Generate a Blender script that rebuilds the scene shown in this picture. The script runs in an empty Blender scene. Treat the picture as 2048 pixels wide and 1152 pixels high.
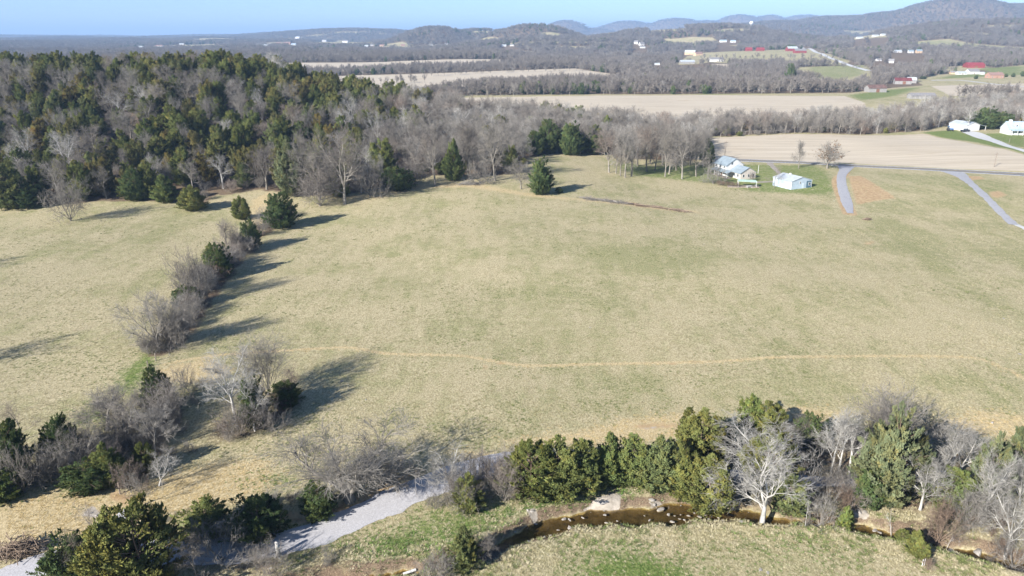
import bpy, math, random
import numpy as np
from mathutils import Vector, Matrix

# ------------------------------------------------------------------ camera, sky, sun, exposure
R = math.radians
scene = bpy.context.scene
CAM_H = 50.0
F_PX = 1462.0                       # focal length in photo pixels (2048 wide)
PITCH = math.atan((576 - 74) / F_PX)
cam_data = bpy.data.cameras.new('camera')
cam = bpy.data.objects.new('camera', cam_data)
scene.collection.objects.link(cam)
scene.camera = cam
cam.location = (0, 0, CAM_H)
cam.rotation_euler = (math.pi / 2 - PITCH, 0, 0)
cam_data.sensor_width = 36.0
cam_data.lens = F_PX / 2048 * 36.0
cam_data.clip_start = 1.0
cam_data.clip_end = 60000.0

SUN_EL, SUN_AZ = 26.5, 44.0          # shadows run 44 degrees to the right of straight ahead
world = bpy.data.worlds.new('World')
scene.world = world
world.use_nodes = True
wn = world.node_tree
bg = wn.nodes['Background']
sky = wn.nodes.new('ShaderNodeTexSky')
sky.sky_type = 'NISHITA'
sky.sun_disc = False
sky.sun_elevation = R(SUN_EL)
sky.sun_rotation = R(180 + SUN_AZ)
sky.altitude = 200
sky.air_density = 0.68
sky.dust_density = 0.2
sky.ozone_density = 4.0
wn.links.new(sky.outputs[0], bg.inputs[0])
bg.inputs[1].default_value = 0.064

sun_d = bpy.data.lights.new('sun', 'SUN')
sun_d.energy = 4.4
sun_d.angle = R(0.5)
sun_d.color = (1.0, 0.955, 0.89)
sun = bpy.data.objects.new('sun', sun_d)
scene.collection.objects.link(sun)
sdir = Vector((math.sin(R(SUN_AZ)) * math.cos(R(SUN_EL)), math.cos(R(SUN_AZ)) * math.cos(R(SUN_EL)), -math.sin(R(SUN_EL))))
sun.rotation_euler = sdir.to_track_quat('-Z', 'Y').to_euler()
sun.location = (-200, -200, 300)

vs = scene.view_settings
vs.view_transform = 'Standard'
vs.look = 'None'
vs.exposure = 1.38
vs.gamma = 1.0
vs.use_curve_mapping = False
HAZE = 1.25e-4                          # density of the air, per metre
cy = scene.cycles
cy.max_bounces = 4
cy.diffuse_bounces = 2
cy.glossy_bounces = 2
cy.transmission_bounces = 2
cy.transparent_max_bounces = 8
cy.volume_bounces = 0
cy.sample_clamp_indirect = 4.0

rnd = random.Random(7)
rng = np.random.default_rng(7)

# ------------------------------------------------------------------ small helpers
COL = scene.collection

def tag(o, label=None, cat=None, group=None, kind=None):
    if label: o['label'] = label
    if cat: o['category'] = cat
    if group: o['group'] = group
    if kind: o['kind'] = kind
    return o

def mesh_np(name, verts, faces, mats=(), smooth=False, mat_idx=None):
    """faces: (n,3) or (n,4) int array, or list of lists"""
    me = bpy.data.meshes.new(name)
    verts = np.asarray(verts, dtype=np.float32)
    if isinstance(faces, np.ndarray):
        n, k = faces.shape
        me.vertices.add(len(verts)); me.vertices.foreach_set('co', verts.ravel())
        me.loops.add(n * k); me.loops.foreach_set('vertex_index', faces.astype(np.int32).ravel())
        me.polygons.add(n)
        me.polygons.foreach_set('loop_start', np.arange(0, n * k, k, dtype=np.int32))
        me.update(calc_edges=True)
    else:
        me.from_pydata([tuple(map(float, v)) for v in verts], [], faces)
        me.update()
    for m in mats: me.materials.append(m)
    if mat_idx is not None: me.polygons.foreach_set('material_index', np.asarray(mat_idx, dtype=np.int32))
    if smooth: me.polygons.foreach_set('use_smooth', np.ones(len(me.polygons), dtype=bool))
    return me

def link(name, me, parent=None, loc=None, rotz=0.0):
    o = bpy.data.objects.new(name, me)
    COL.objects.link(o)
    if parent is not None: o.parent = parent
    if loc is not None: o.location = loc
    if rotz: o.rotation_euler[2] = rotz
    return o

def empty(name, loc, rotz=0.0, label=None, cat=None, group=None):
    o = bpy.data.objects.new(name, None)
    COL.objects.link(o)
    o.location = loc; o.rotation_euler[2] = rotz
    o.empty_display_size = 0.5
    return tag(o, label, cat, group)

class MB:
    """collects boxes, prisms and tubes into one mesh"""
    def __init__(s): s.v = []; s.f = []
    def poly(s, pts, faces):
        b = len(s.v); s.v += [tuple(p) for p in pts]; s.f += [[b + i for i in f] for f in faces]; return s
    def box(s, x0, x1, y0, y1, z0, z1):
        return s.poly([(x0,y0,z0),(x1,y0,z0),(x1,y1,z0),(x0,y1,z0),(x0,y0,z1),(x1,y0,z1),(x1,y1,z1),(x0,y1,z1)],
                      [[3,2,1,0],[4,5,6,7],[0,1,5,4],[1,2,6,5],[2,3,7,6],[3,0,4,7]])
    def gable(s, x0, x1, y0, y1, z0, ze, zr):            # ridge along x
        ym = (y0 + y1) / 2
        return s.poly([(x0,y0,z0),(x1,y0,z0),(x1,y1,z0),(x0,y1,z0),(x0,y0,ze),(x1,y0,ze),(x1,y1,ze),(x0,y1,ze),(x0,ym,zr),(x1,ym,zr)],
                      [[3,2,1,0],[0,1,5,4],[2,3,7,6],[1,2,6,9,5],[3,0,4,8,7],[4,5,9,8],[6,7,8,9]])
    def roof(s, x0, x1, y0, y1, ze, zr, t=0.18, ox=0.4, oy=0.45):   # two thick slopes, ridge along x
        ym = (y0 + y1) / 2
        k = (zr - ze) / (ym - y0)
        for sg, ye in ((-1, y0 - oy), (1, y1 + oy)):
            zl = ze - k * oy + 0.03
            a = [(x0-ox,ye,zl),(x1+ox,ye,zl),(x1+ox,ym,zr+0.03),(x0-ox,ym,zr+0.03)]
            b = [(p[0],p[1],p[2]+t) for p in a]
            fs = [[0,1,2,3],[7,6,5,4],[0,4,5,1],[1,5,6,2],[2,6,7,3],[3,7,4,0]]
            if sg < 0: fs = [f[::-1] for f in fs]
            s.poly(a + b, fs)
        return s
    def tube(s, pts, r, n=8, cap=True):
        pts = [Vector(p) for p in pts]
        rs = [float(k) for k in r] if hasattr(r, "__len__") else [float(r)] * len(pts)
        b = len(s.v)
        for i, p in enumerate(pts):
            d = (pts[min(i+1, len(pts)-1)] - pts[max(i-1, 0)]).normalized()
            a = d.orthogonal().normalized(); c = d.cross(a)
            for k in range(n):
                t = 2*math.pi*k/n
                s.v.append(tuple(p + rs[i]*(math.cos(t)*a + math.sin(t)*c)))
        for i in range(len(pts)-1):
            for k in range(n):
                s.f.append([b+i*n+k, b+i*n+(k+1) % n, b+(i+1)*n+(k+1) % n, b+(i+1)*n+k])
        if cap:
            s.f.append([b+k for k in range(n)][::-1]); e = b+(len(pts)-1)*n
            s.f.append([e+k for k in range(n)])
        return s
    def build(s, name, mat, parent=None, loc=None, rotz=0.0, smooth=False):
        return link(name, mesh_np(name, s.v, s.f, (mat,), smooth), parent, loc, rotz)

# ------------------------------------------------------------------ material helpers
class NT:
    def __init__(s, mat):
        s.t = mat.node_tree; s.n = s.t.nodes
    def new(s, typ, **kw):
        nd = s.n.new(typ)
        for k, v in kw.items(): setattr(nd, k, v)
        return nd
    def sock(s, node_in, val):
        if hasattr(val, 'is_output') or isinstance(val, bpy.types.NodeSocket): s.t.links.new(val, node_in)
        elif isinstance(val, (tuple, list)) and len(val) == 3 and node_in.type == 'RGBA': node_in.default_value = (*val, 1)
        else: node_in.default_value = val
    def noise(s, scale, detail=3, rough=0.55, vec=None, dist=0.0):
        nd = s.new('ShaderNodeTexNoise')
        nd.inputs['Scale'].default_value = scale; nd.inputs['Detail'].default_value = detail
        nd.inputs['Roughness'].default_value = rough; nd.inputs['Distortion'].default_value = dist
        if vec is not None: s.t.links.new(vec, nd.inputs['Vector'])
        return nd.outputs['Fac']
    def math(s, op, a, b=0.0, c=None, clamp=False):
        nd = s.new('ShaderNodeMath', operation=op, use_clamp=clamp)
        s.sock(nd.inputs[0], a); s.sock(nd.inputs[1], b)
        if c is not None: s.sock(nd.inputs[2], c)
        return nd.outputs[0]
    def mix(s, fac, a, b, blend='MIX'):
        nd = s.new('ShaderNodeMix', data_type='RGBA', blend_type=blend)
        s.sock(nd.inputs[0], fac); s.sock(nd.inputs[6], a); s.sock(nd.inputs[7], b)
        return nd.outputs[2]
    def ss(s, val, lo, hi, o0=0.0, o1=1.0):
        nd = s.new('ShaderNodeMapRange', interpolation_type='SMOOTHSTEP')
        s.sock(nd.inputs[0], val)
        for i, x in enumerate((lo, hi, o0, o1)): nd.inputs[i+1].default_value = x
        return nd.outputs[0]
    def scalevec(s, vec, sc, rotz=0.0):
        nd = s.new('ShaderNodeMapping')
        s.t.links.new(vec, nd.inputs[0]); nd.inputs['Scale'].default_value = sc; nd.inputs['Rotation'].default_value = (0, 0, rotz)
        return nd.outputs[0]
    def ramp(s, fac, stops):
        nd = s.new('ShaderNodeValToRGB')
        cr = nd.color_ramp
        while len(cr.elements) < len(stops): cr.elements.new(0.5)
        for e, (p, c) in zip(cr.elements, stops): e.position = p; e.color = (*c, 1)
        s.sock(nd.inputs[0], fac)
        return nd.outputs[0]
    def bump(s, h, strength=0.5, dist=0.1):
        nd = s.new('ShaderNodeBump'); nd.inputs['Strength'].default_value = strength; nd.inputs['Distance'].default_value = dist
        s.t.links.new(h, nd.inputs['Height']); return nd.outputs[0]

def newmat(name):
    m = bpy.data.materials.new(name); m.use_nodes = True
    return m, NT(m), m.node_tree.nodes['Principled BSDF']

def simple(name, col, rough=0.7, var=0.12, scale=1.5, metal=0.0, spec=0.3, bump=0.0, streak=None):
    """plain paint / metal / wood: one colour with wear noise and a little relief"""
    m, t, p = newmat(name)
    tc = t.new('ShaderNodeTexCoord').outputs['Object']
    v = t.scalevec(tc, streak) if streak else tc
    n = t.noise(scale, 5, 0.6, v)
    dark = tuple(c * (1 - var * 2.2) for c in col); lite = tuple(min(1, c * (1 + var)) for c in col)
    t.t.links.new(t.mix(t.ss(n, 0.3, 0.7), dark, lite), p.inputs['Base Color'])
    p.inputs['Roughness'].default_value = rough; p.inputs['Metallic'].default_value = metal
    p.inputs['Specular IOR Level'].default_value = spec
    if bump: t.t.links.new(t.bump(n, bump, 0.03), p.inputs['Normal'])
    return m

def ribbed(name, col, axis, pitch, rough=0.45, var=0.08, spec=0.4):
    """standing-seam metal: relief bands along one object axis"""
    m, t, p = newmat(name)
    tc = t.new('ShaderNodeTexCoord').outputs['Object']
    sx = t.new('ShaderNodeSeparateXYZ'); t.t.links.new(tc, sx.inputs[0])
    w = t.math('PINGPONG', t.math('MULTIPLY', sx.outputs[axis], 1.0 / pitch), 0.5)
    seam = t.ss(w, 0.40, 0.47)
    n = t.noise(0.6, 5, 0.6, tc)
    dark = tuple(c * (1 - var * 2) for c in col); lite = tuple(min(1, c * (1 + var)) for c in col)
    t.t.links.new(t.mix(t.ss(n, 0.3, 0.7), dark, lite), p.inputs['Base Color'])
    t.t.links.new(t.bump(seam, 0.6, 0.05), p.inputs['Normal'])
    p.inputs['Roughness'].default_value = rough; p.inputs['Specular IOR Level'].default_value = spec
    return m

# ------------------------------------------------------------------ the lie of the land
def sstep(a, b, x):
    t = np.clip((x - a) / (b - a), 0, 1); return t * t * (3 - 2 * t)

_lat = np.random.default_rng(11).random((256, 256))
def vnoise(x, y, s, seed=0):
    x = np.asarray(x, float) / s + seed * 17.31; y = np.asarray(y, float) / s + seed * 9.77
    xi = np.floor(x).astype(int); yi = np.floor(y).astype(int)
    fx = x - xi; fy = y - yi
    fx = fx*fx*(3-2*fx); fy = fy*fy*(3-2*fy)
    g = lambda i, j: _lat[(i) & 255, (j) & 255]
    a = g(xi, yi)*(1-fx) + g(xi+1, yi)*fx; b = g(xi, yi+1)*(1-fx) + g(xi+1, yi+1)*fx
    return a*(1-fy) + b*fy

CP, SP = math.cos(PITCH), math.sin(PITCH)
def ray(u, v):
    a = (u - 1024) / F_PX; b = (576 - v) / F_PX
    return np.array([a, CP + b*SP, -SP + b*CP])

def z_at(u, v, Y):                       # height of the sight line through (u, v) where it passes depth Y
    d = ray(u, v); return CAM_H + d[2] / d[1] * Y
def x_at(u, v, Y):
    d = ray(u, v); return d[0] / d[1] * Y

# separate hills on the skyline: (u, v of the top, distance, half width along x, half depth)
HILLS = [
    (720, 58, 5200, 560, 700), (600, 66, 6500, 600, 800), (870, 56, 3000, 120, 260), (1060, 53, 2700, 150, 240), (960, 62, 3200, 160, 300),
    (790, 62, 7500, 300, 500), (1130, 43, 7600, 230, 500), (1180, 60, 7600, 300, 500), (1250, 45, 8600, 330, 500), (1355, 40, 8200, 330, 500),
    (1300, 50, 9000, 400, 500), (1480, 31, 8400, 300, 500), (1535, 34, 8400, 260, 500), (1410, 44, 8300, 300, 500), (1612, 33, 8800, 360, 500), (1220, 60, 8900, 1100, 500), (1440, 50, 9000, 900, 500),
    (1400, 56, 2600, 300, 300), (1560, 52, 4200, 420, 400), (1700, 38, 4600, 420, 500), (1800, 26, 4300, 330, 450), (1915, 6, 4100, 380, 500), (2080, 18, 4100, 420, 500),
    (2000, 48, 2300, 330, 330), (1880, 62, 2200, 200, 250), (2200, 10, 4200, 700, 500), (1150, 70, 2300, 300, 300),
    (250, 72, 9000, 1500, 900), (330, 75, 5600, 420, 350), (130, 77, 4800, 420, 320), (470, 76, 4600, 380, 320), (560, 80, 3600, 260, 260), (230, 82, 3800, 320, 260), (20, 80, 4200, 360, 300), (60, 71, 8000, 900, 900), (430, 71, 8000, 700, 900), (-200, 70, 7000, 1500, 900),
]
HP = []
for (u, v, D, wx, wy) in HILLS:
    HP.append((x_at(u, v, D), D, z_at(u, v, D), wx, wy))

HX = [-900, -420, -194, -150, -131, -96, -66, -41, -21, 10, 45]
HZ = [20,   31,   31,   31,   29.6, 20.5, 15.5, 10, 5.5, 2.0, 0.0]
def base_far(x, y):
    b = 9*sstep(850, 1600, y) + 12*sstep(1600, 3600, y)
    b = b + 14*sstep(150, 900, x)*sstep(800, 1700, y)
    b = b + (vnoise(x, y, 420, 1) - 0.5) * 16 * sstep(900, 2200, y) + (vnoise(x, y, 160, 2) - 0.5) * 5 * sstep(700, 1500, y)
    return b
def h0(x, y):
    x = np.asarray(x, float); y = np.asarray(y, float)
    z = base_far(x, y)
    hill = np.interp(x, HX, HZ)
    z = z + hill * sstep(185, 375, y + 0.04*x) * (1 - sstep(385, 620, y))
    # gentle swells of the near pasture
    near = 1 - sstep(500, 900, y)
    z = z + near * ((vnoise(x, y, 70, 3) - 0.5) * 2.4 * sstep(95, 170, y) + (vnoise(x, y, 18, 4) - 0.5) * 0.35)
    top = np.zeros_like(z)
    for (hx, hy, hz, wx, wy) in HP:
        m = (np.abs(x-hx) < 3.6*wx) & (np.abs(y-hy) < 3.6*wy)
        if not np.any(m): continue
        g = np.exp(-(((x-hx)/(wx*1.25))**2 + ((y-hy)/wy)**2)**1.25)
        top = np.maximum(top, g * (hz - 22))
    return z + top * (1 + 0.12*(vnoise(x, y, 300, 5)-0.5))

_T = np.concatenate([np.linspace(40, 700, 1500), np.geomspace(701, 24000, 1500)])
def P(u, v):
    """the ground point seen along a sight line"""
    d = ray(u, v)
    x = d[0]*_T; y = d[1]*_T; z = CAM_H + d[2]*_T
    df = z - h0(x, y)
    k = np.nonzero(df < 0)[0]
    if len(k) == 0: i = len(_T) - 1; return np.array([x[i], y[i], float(h0(x[i], y[i]))])
    i = k[0]
    if i == 0: return np.array([x[0], y[0], float(h0(x[0], y[0]))])
    t = df[i-1] / (df[i-1] - df[i])
    T = _T[i-1]*(1-t) + _T[i]*t
    return np.array([d[0]*T, d[1]*T, CAM_H + d[2]*T])
def PL(pts): return np.array([P(*p)[:2] for p in pts])

def smooth_line(pts, step=1.0):
    pts = np.asarray(pts, float)
    q = np.vstack([2*pts[0]-pts[1], pts, 2*pts[-1]-pts[-2]])
    out = []
    for i in range(1, len(q)-2):
        n = max(2, int(np.linalg.norm(q[i+1]-q[i]) / step))
        for t in np.linspace(0, 1, n, endpoint=False):
            a, b, c, d = q[i-1], q[i], q[i+1], q[i+2]
            out.append(0.5*((2*b)+(-a+c)*t+(2*a-5*b+4*c-d)*t*t+(-a+3*b-3*c+d)*t**3))
    out.append(pts[-1])
    return np.array(out)

def dist_line(x, y, L):
    d = np.full(np.shape(x), 1e9)
    for a, b in zip(L[:-1], L[1:]):
        ab = b - a; l2 = max(1e-9, ab @ ab)
        t = np.clip(((x-a[0])*ab[0] + (y-a[1])*ab[1]) / l2, 0, 1)
        d = np.minimum(d, np.hypot(x-a[0]-t*ab[0], y-a[1]-t*ab[1]))
    return d
def sd_poly(x, y, G):
    """signed distance, positive inside"""
    d = dist_line(x, y, np.vstack([G, G[:1]]))
    ins = np.zeros(np.shape(x), bool)
    n = len(G)
    for i in range(n):
        a, b = G[i], G[(i+1) % n]
        c = ((a[1] > y) != (b[1] > y))
        with np.errstate(divide='ignore', invalid='ignore'):
            xc = (b[0]-a[0])*(y-a[1])/(b[1]-a[1]) + a[0]
        ins ^= c & (x < xc)
    return np.where(ins, d, -d)

CREEK = smooth_line(PL([(560,1175),(640,1150),(740,1140),(830,1135),(900,1122),(960,1105),(1020,1075),(1090,1045),(1160,1028),(1240,1024),(1320,1020),(1420,1020),(1500,1022),(1570,1034),(1660,1040),(1730,1048),(1800,1064),(1870,1078),(1950,1098),(2060,1125),(2200,1160)]), 1.2)
CREEK_W = np.interp(np.linspace(0,1,len(CREEK)), [0,.2,.32,.42,.52,.6,.7,.8,1], [.45,.55,1.25,1.5,1.85,1.1,.95,.95,1.0])
def creek_d(x, y):
    """distance outside the water's edge (negative in the channel)"""
    x = np.asarray(x, float); y = np.asarray(y, float)
    d = np.full(x.shape, 99.0)
    m = (y < 92) & (y > 45) & (np.abs(x) < 90)
    if np.any(m):
        xm, ym = x[m], y[m]; dm = np.full(xm.shape, 99.0)
        wob = (vnoise(xm, ym, 2.2, 6) - 0.5) * 1.3
        for (a, w) in zip(CREEK, CREEK_W): dm = np.minimum(dm, np.hypot(xm-a[0], ym-a[1]) - w)
        d[m] = dm + wob
    return d
WATER_DROP = 0.78
def H(x, y):
    x = np.asarray(x, float); y = np.asarray(y, float)
    z = h0(x, y); d = creek_d(x, y)
    return z - 1.12*(1 - sstep(-0.5, 0.9, d)) + 0.10*np.exp(-((d-1.6)/0.8)**2)
def Hs(x, y): return float(H(np.array([x]), np.array([y]))[0])

# ------------------------------------------------------------------ ground sheet and what grows or lies on it
def lines_axis(segs):
    out = [segs[0][0]]
    for (end, st0, st1) in segs[0][1]:
        a = out[-1]; n = max(2, int(abs(end-a) / ((st0+st1)/2)))
        w = np.linspace(st0, st1, n); w = np.cumsum(w); w = w / w[-1]
        out += list(a + (end-a)*w)
    return np.array(out)
gx_pos = lines_axis([(0.0, [(70, .5, .5), (240, 1.0, 1.6), (600, 4, 10), (3000, 15, 55), (9000, 80, 300), (26000, 600, 3000)])])
GX = np.concatenate([-gx_pos[:0:-1], gx_pos])
GY = lines_axis([(-200.0, [(20, 30, 10), (52, 3, 1), (100, .45, .45), (165, .6, .9), (460, 1.1, 1.9), (1200, 3, 9), (3000, 10, 25), (9000, 30, 110), (26000, 200, 2500)])])
XX, YY = np.meshgrid(GX, GY)
xf, yf = XX.ravel(), YY.ravel()
zf = H(xf, yf)
nx_, ny_ = len(GX), len(GY)
ZG = zf.reshape(ny_, nx_)
def ground_z(x, y):
    """height of the built sheet (bilinear)"""
    x = np.asarray(x, float); y = np.asarray(y, float)
    i = np.clip(np.searchsorted(GX, x) - 1, 0, nx_-2); j = np.clip(np.searchsorted(GY, y) - 1, 0, ny_-2)
    fx = (x-GX[i])/(GX[i+1]-GX[i]); fy = (y-GY[j])/(GY[j+1]-GY[j])
    return (ZG[j,i]*(1-fx)+ZG[j,i+1]*fx)*(1-fy) + (ZG[j+1,i]*(1-fx)+ZG[j+1,i+1]*fx)*fy

def zone_poly(px, soft, world=False):
    G = np.asarray(px, float) if world else PL(px)
    w = np.zeros_like(xf)
    m = (xf > G[:,0].min()-soft) & (xf < G[:,0].max()+soft) & (yf > G[:,1].min()-soft) & (yf < G[:,1].max()+soft)
    if np.any(m): w[m] = np.clip(0.5 + sd_poly(xf[m], yf[m], G)/(2*soft), 0, 1)
    return w
def zone_line(px, width, soft, world=False):
    L = np.asarray(px, float) if world else smooth_line(PL(px), 2.0)
    w = np.zeros_like(xf); r = width + soft
    m = (xf > L[:,0].min()-r) & (xf < L[:,0].max()+r) & (yf > L[:,1].min()-r) & (yf < L[:,1].max()+r)
    if np.any(m): w[m] = np.clip(0.5 + (width - dist_line(xf[m], yf[m], L))/(2*soft), 0, 1)
    return w
def blob(u, v, ru, rv, n=12):
    return [(u + ru*math.cos(2*math.pi*k/n), v + rv*math.sin(2*math.pi*k/n)) for k in range(n)]
mx = lambda *a: np.maximum.reduce(a)

TRACK = [(330,728),(420,712),(520,704),(600,699),(700,695),(770,707),(860,709),(930,712),(985,722),(1060,731),(1200,728),(1400,724),(1480,720),(1560,714),(1750,712),(1900,713),(1970,720),(2048,756),(2120,800)]
straw = mx(np.clip(zone_line(TRACK, 0.38, 0.6)*1.3, 0, 1.25),
           zone_poly([(-60,1000),(60,965),(130,985),(240,985),(300,960),(420,925),(520,915),(560,940),(540,980),(430,1020),(330,1050),(240,1060),(120,1100),(-60,1110)], 2.5),
           zone_poly([(320,735),(420,715),(470,740),(430,770),(340,765),(300,750)], 2.0),
           zone_poly([(1000,880),(1150,862),(1260,835),(1370,825),(1430,850),(1380,880),(1250,885),(1100,900)], 2.2)*0.9,
           zone_poly([(1530,825),(1600,812),(1720,830),(1640,850),(1580,870)], 2.5)*1.05,
           zone_poly([(1860,850),(1960,822),(2090,835),(2090,880),(1950,870)], 3)*1.1,
           zone_poly([(850,935),(930,900),(1010,905),(940,940),(880,975)], 1.5)*0.8,
           zone_poly([(640,395),(760,383),(860,362),(960,365),(1060,385),(1400,420),(1410,430),(1150,402),(1060,396),(930,376),(860,378),(750,400)], 3.0)*0.7,
           zone_poly([(500,400),(540,380),(560,400),(520,470),(480,500)], 2.0)*0.8)
lush = mx(zone_poly([(235,745),(300,692),(330,700),(300,750),(270,790),(225,790)], 3),
          zone_poly([(140,830),(220,790),(260,830),(220,860),(160,850)], 3)*0.8,
          zone_poly([(1130,1160),(1180,1105),(1260,1095),(1360,1120),(1420,1160),(1300,1190)], 2.5),
          zone_poly([(700,1090),(860,1010),(1010,1000),(1100,1000),(1250,965),(1300,985),(1200,1000),(1060,1040),(960,1080),(900,1110),(760,1120)], 2.5)*0.72,
          zone_poly([(1500,1060),(1620,1075),(1700,1100),(1640,1120),(1520,1110)], 4)*0.55,
          zone_poly([(1200,315),(1255,352),(1330,360),(1420,368),(1500,385),(1640,392),(1690,385),(1670,345),(1640,330),(1420,326),(1300,330)], 5)*0.78,
          zone_poly([(1700,340),(1900,350),(2060,360),(2060,400),(1900,380),(1760,362)], 8)*0.55,
          zone_poly([(1840,265),(1910,258),(2060,300),(2060,312),(1950,285)], 3)*1.0,
          zone_poly([(1960,268),(2060,262),(2060,300),(2000,285)], 3)*0.9,
          zone_poly([(1340,186),(1500,184),(1700,182),(1700,186),(1400,190)], 6)*0.7,
          zone_poly([(1610,130),(1740,128),(1740,150),(1680,162),(1600,160)], 12)*0.65,
          zone_poly([(1690,190),(1760,180),(1860,172),(1800,192),(1720,202)], 8)*0.85,
          zone_poly([(1840,160),(2060,150),(2060,130),(1960,135)], 12)*0.8,
          zone_poly([(1810,84),(1900,78),(2060,96),(2060,108),(1960,100),(1860,98)], 25)*0.6,
          zone_poly([(-40,1010),(30,960),(60,985),(0,1020)], 1.5)*0.9,
          zone_poly([(480,955),(560,935),(640,960),(560,985)], 2)*0.6)
dirt = mx(zone_poly([(1696,352),(1722,352),(1792,396),(1750,402),(1713,410)], 1.8),
          zone_poly([(1975,384),(1998,380),(2018,390),(2000,397),(1980,394)], 2)*0.8,
          zone_poly([(1905,352),(1960,352),(1975,358),(1930,362)], 1.5)*0.8,
          zone_line([(1935,365),(1960,385),(1995,412),(2030,440)], 0.5, 1.2)*0.7,
          zone_line([(1690,345),(1676,362),(1686,395),(1700,428)], 2.3, 0.6)*0.8,
          zone_poly(blob(1000,727,16,4), 0.8)*0.7, zone_poly(blob(970,735,8,8), 0.8)*0.7, zone_poly(blob(1345,728,16,6), .8)*0.6,
          zone_line([(560,1030),(650,1035),(740,985),(840,945)], 1.2, 1.2)*0.8,
          zone_line([(230,990),(262,1010),(265,1040)], 0.8, 0.6)*0.8,
          zone_poly(blob(1310,852,55,10), 1.2)*0.66, zone_poly(blob(1740,486,20,6), 2)*0.6, zone_poly(blob(1550,420,16,5), 1.5)*0.3)
litter = mx(zone_poly([(-200,425),(0,418),(110,412),(200,403),(330,405),(400,412),(440,392),(520,380),(600,395),(680,392),(760,378),(860,350),(1000,352),(1045,345),(1060,316),(1110,303),(1195,304),(1260,318),(1395,322),(1400,300),(1250,230),(900,200),(600,118),(300,106),(-200,100)], 4)*0.95,
            zone_line([(320,705),(350,690),(400,620),(460,540),(510,480),(570,440)], 2.2, 2.0)*0.75,
            zone_line([(440,870),(520,850),(600,800)], 3, 2.5)*0.6,
            zone_poly([(100,960),(250,860),(330,800),(400,760),(360,900),(250,980)], 3)*0.62,
            zone_poly([(560,1030),(640,1010),(800,960),(850,960),(740,1020),(600,1060)], 1.5)*0.7,
            zone_poly([(1400,1000),(1700,1020),(1900,1050),(2060,1090),(2060,880),(1900,880),(1700,860),(1450,870),(1250,930),(1060,960)], 3)*0.62,
            zone_line([(1150,394),(1185,401),(1220,402),(1262,410),(1300,412),(1345,422),(1398,426)], 0.9, 1.6)*0.62,
            zone_poly([(1415,275),(1600,266),(1720,270),(1850,262),(1905,250),(2100,235),(2100,212),(1850,234),(1750,249),(1600,258),(1400,263),(1000,266),(1060,300),(1200,300),(1410,305)], 6)*0.85,
            zone_poly(blob(440,1130,140,26), 2)*0.7, zone_poly(blob(640,1130,120,20), 2)*0.6, zone_poly(blob(40,1105,70,30), 2)*0.7)
tilled = mx(zone_poly([(1415,276),(1600,268),(1720,271),(1850,268),(1960,290),(2070,316),(2070,343),(1900,337),(1700,326),(1420,317)], 2.0),
            zone_poly([(900,196),(1400,190),(1690,192),(1730,206),(1740,244),(1560,262),(1300,268),(960,268)], 5),
            zone_poly([(600,156),(700,151),(860,147),(1150,137),(1240,150),(1260,162),(1000,168),(880,178),(600,186)], 8),
            zone_poly([(480,128),(860,120),(1040,121),(1040,130),(860,138),(640,144),(480,148)], 12),
            zone_poly([(780,128),(1100,118),(1100,124),(800,136)], 10)*0.6,
            zone_poly([(1860,172),(2060,166),(2060,190),(1900,192)], 6)*0.9,
            zone_poly([(1420,128),(1540,126),(1560,140),(1440,142)], 8)*0.8)
gully = mx(zone_line([(1772,270),(1800,282),(1815,292),(1835,300),(1850,308),(1880,316),(1905,330)], 0.5, 1.6), zone_line([(1770,286),(1790,294),(1815,303),(1835,314),(1850,326)], 0.4, 1.4))
tilled = tilled*(1 - 0.62*gully)
rock = mx(zone_poly([(1165,1012),(1190,998),(1225,985),(1244,990),(1240,1008),(1210,1014),(1180,1018)], 0.5),
          zone_poly([(1050,1020),(1072,1018),(1080,1040),(1062,1034)], 0.4), zone_poly(blob(1318,1002,20,6), 0.5),
          zone_poly([(1690,1018),(1735,1016),(1740,1036),(1700,1030)], 0.5), zone_poly(blob(110,950,14,7), 0.5)*0.9,
          zone_poly(blob(185,1025,24,14), 1.0)*0.75, zone_poly(blob(1310,855,34,6), 1.0)*0.6)
cd = creek_d(xf, yf)
bed = np.clip(0.5 - (cd+0.10)/0.7, 0, 1)
olive = mx(zone_poly([(1120,495),(1200,482),(1330,485),(1400,500),(1420,530),(1300,545),(1180,530)], 8)*0.8,
           zone_poly([(1160,600),(1250,570),(1330,590),(1300,620),(1180,615)], 6)*0.6, zone_poly(blob(788,510,14,4), 1.0)*0.95,
           zone_poly([(1780,440),(1830,460),(1900,540),(2000,600),(2060,640),(2060,655),(1960,605),(1850,530),(1770,470)], 5)*0.7,
           zone_poly([(1900,350),(2060,420),(2060,520),(1960,470)], 14)*0.45, zone_poly(blob(1640,760,60,20), 6)*0.6, zone_poly(blob(1870,770,60,14), 5)*0.5,
           zone_poly(blob(1050,790,60,12), 5)*0.5, zone_poly(blob(620,720,60,20), 4)*0.3, zone_poly([(0,300),(2048,300),(2048,330),(0,330)], 5)*0.0)
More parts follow.
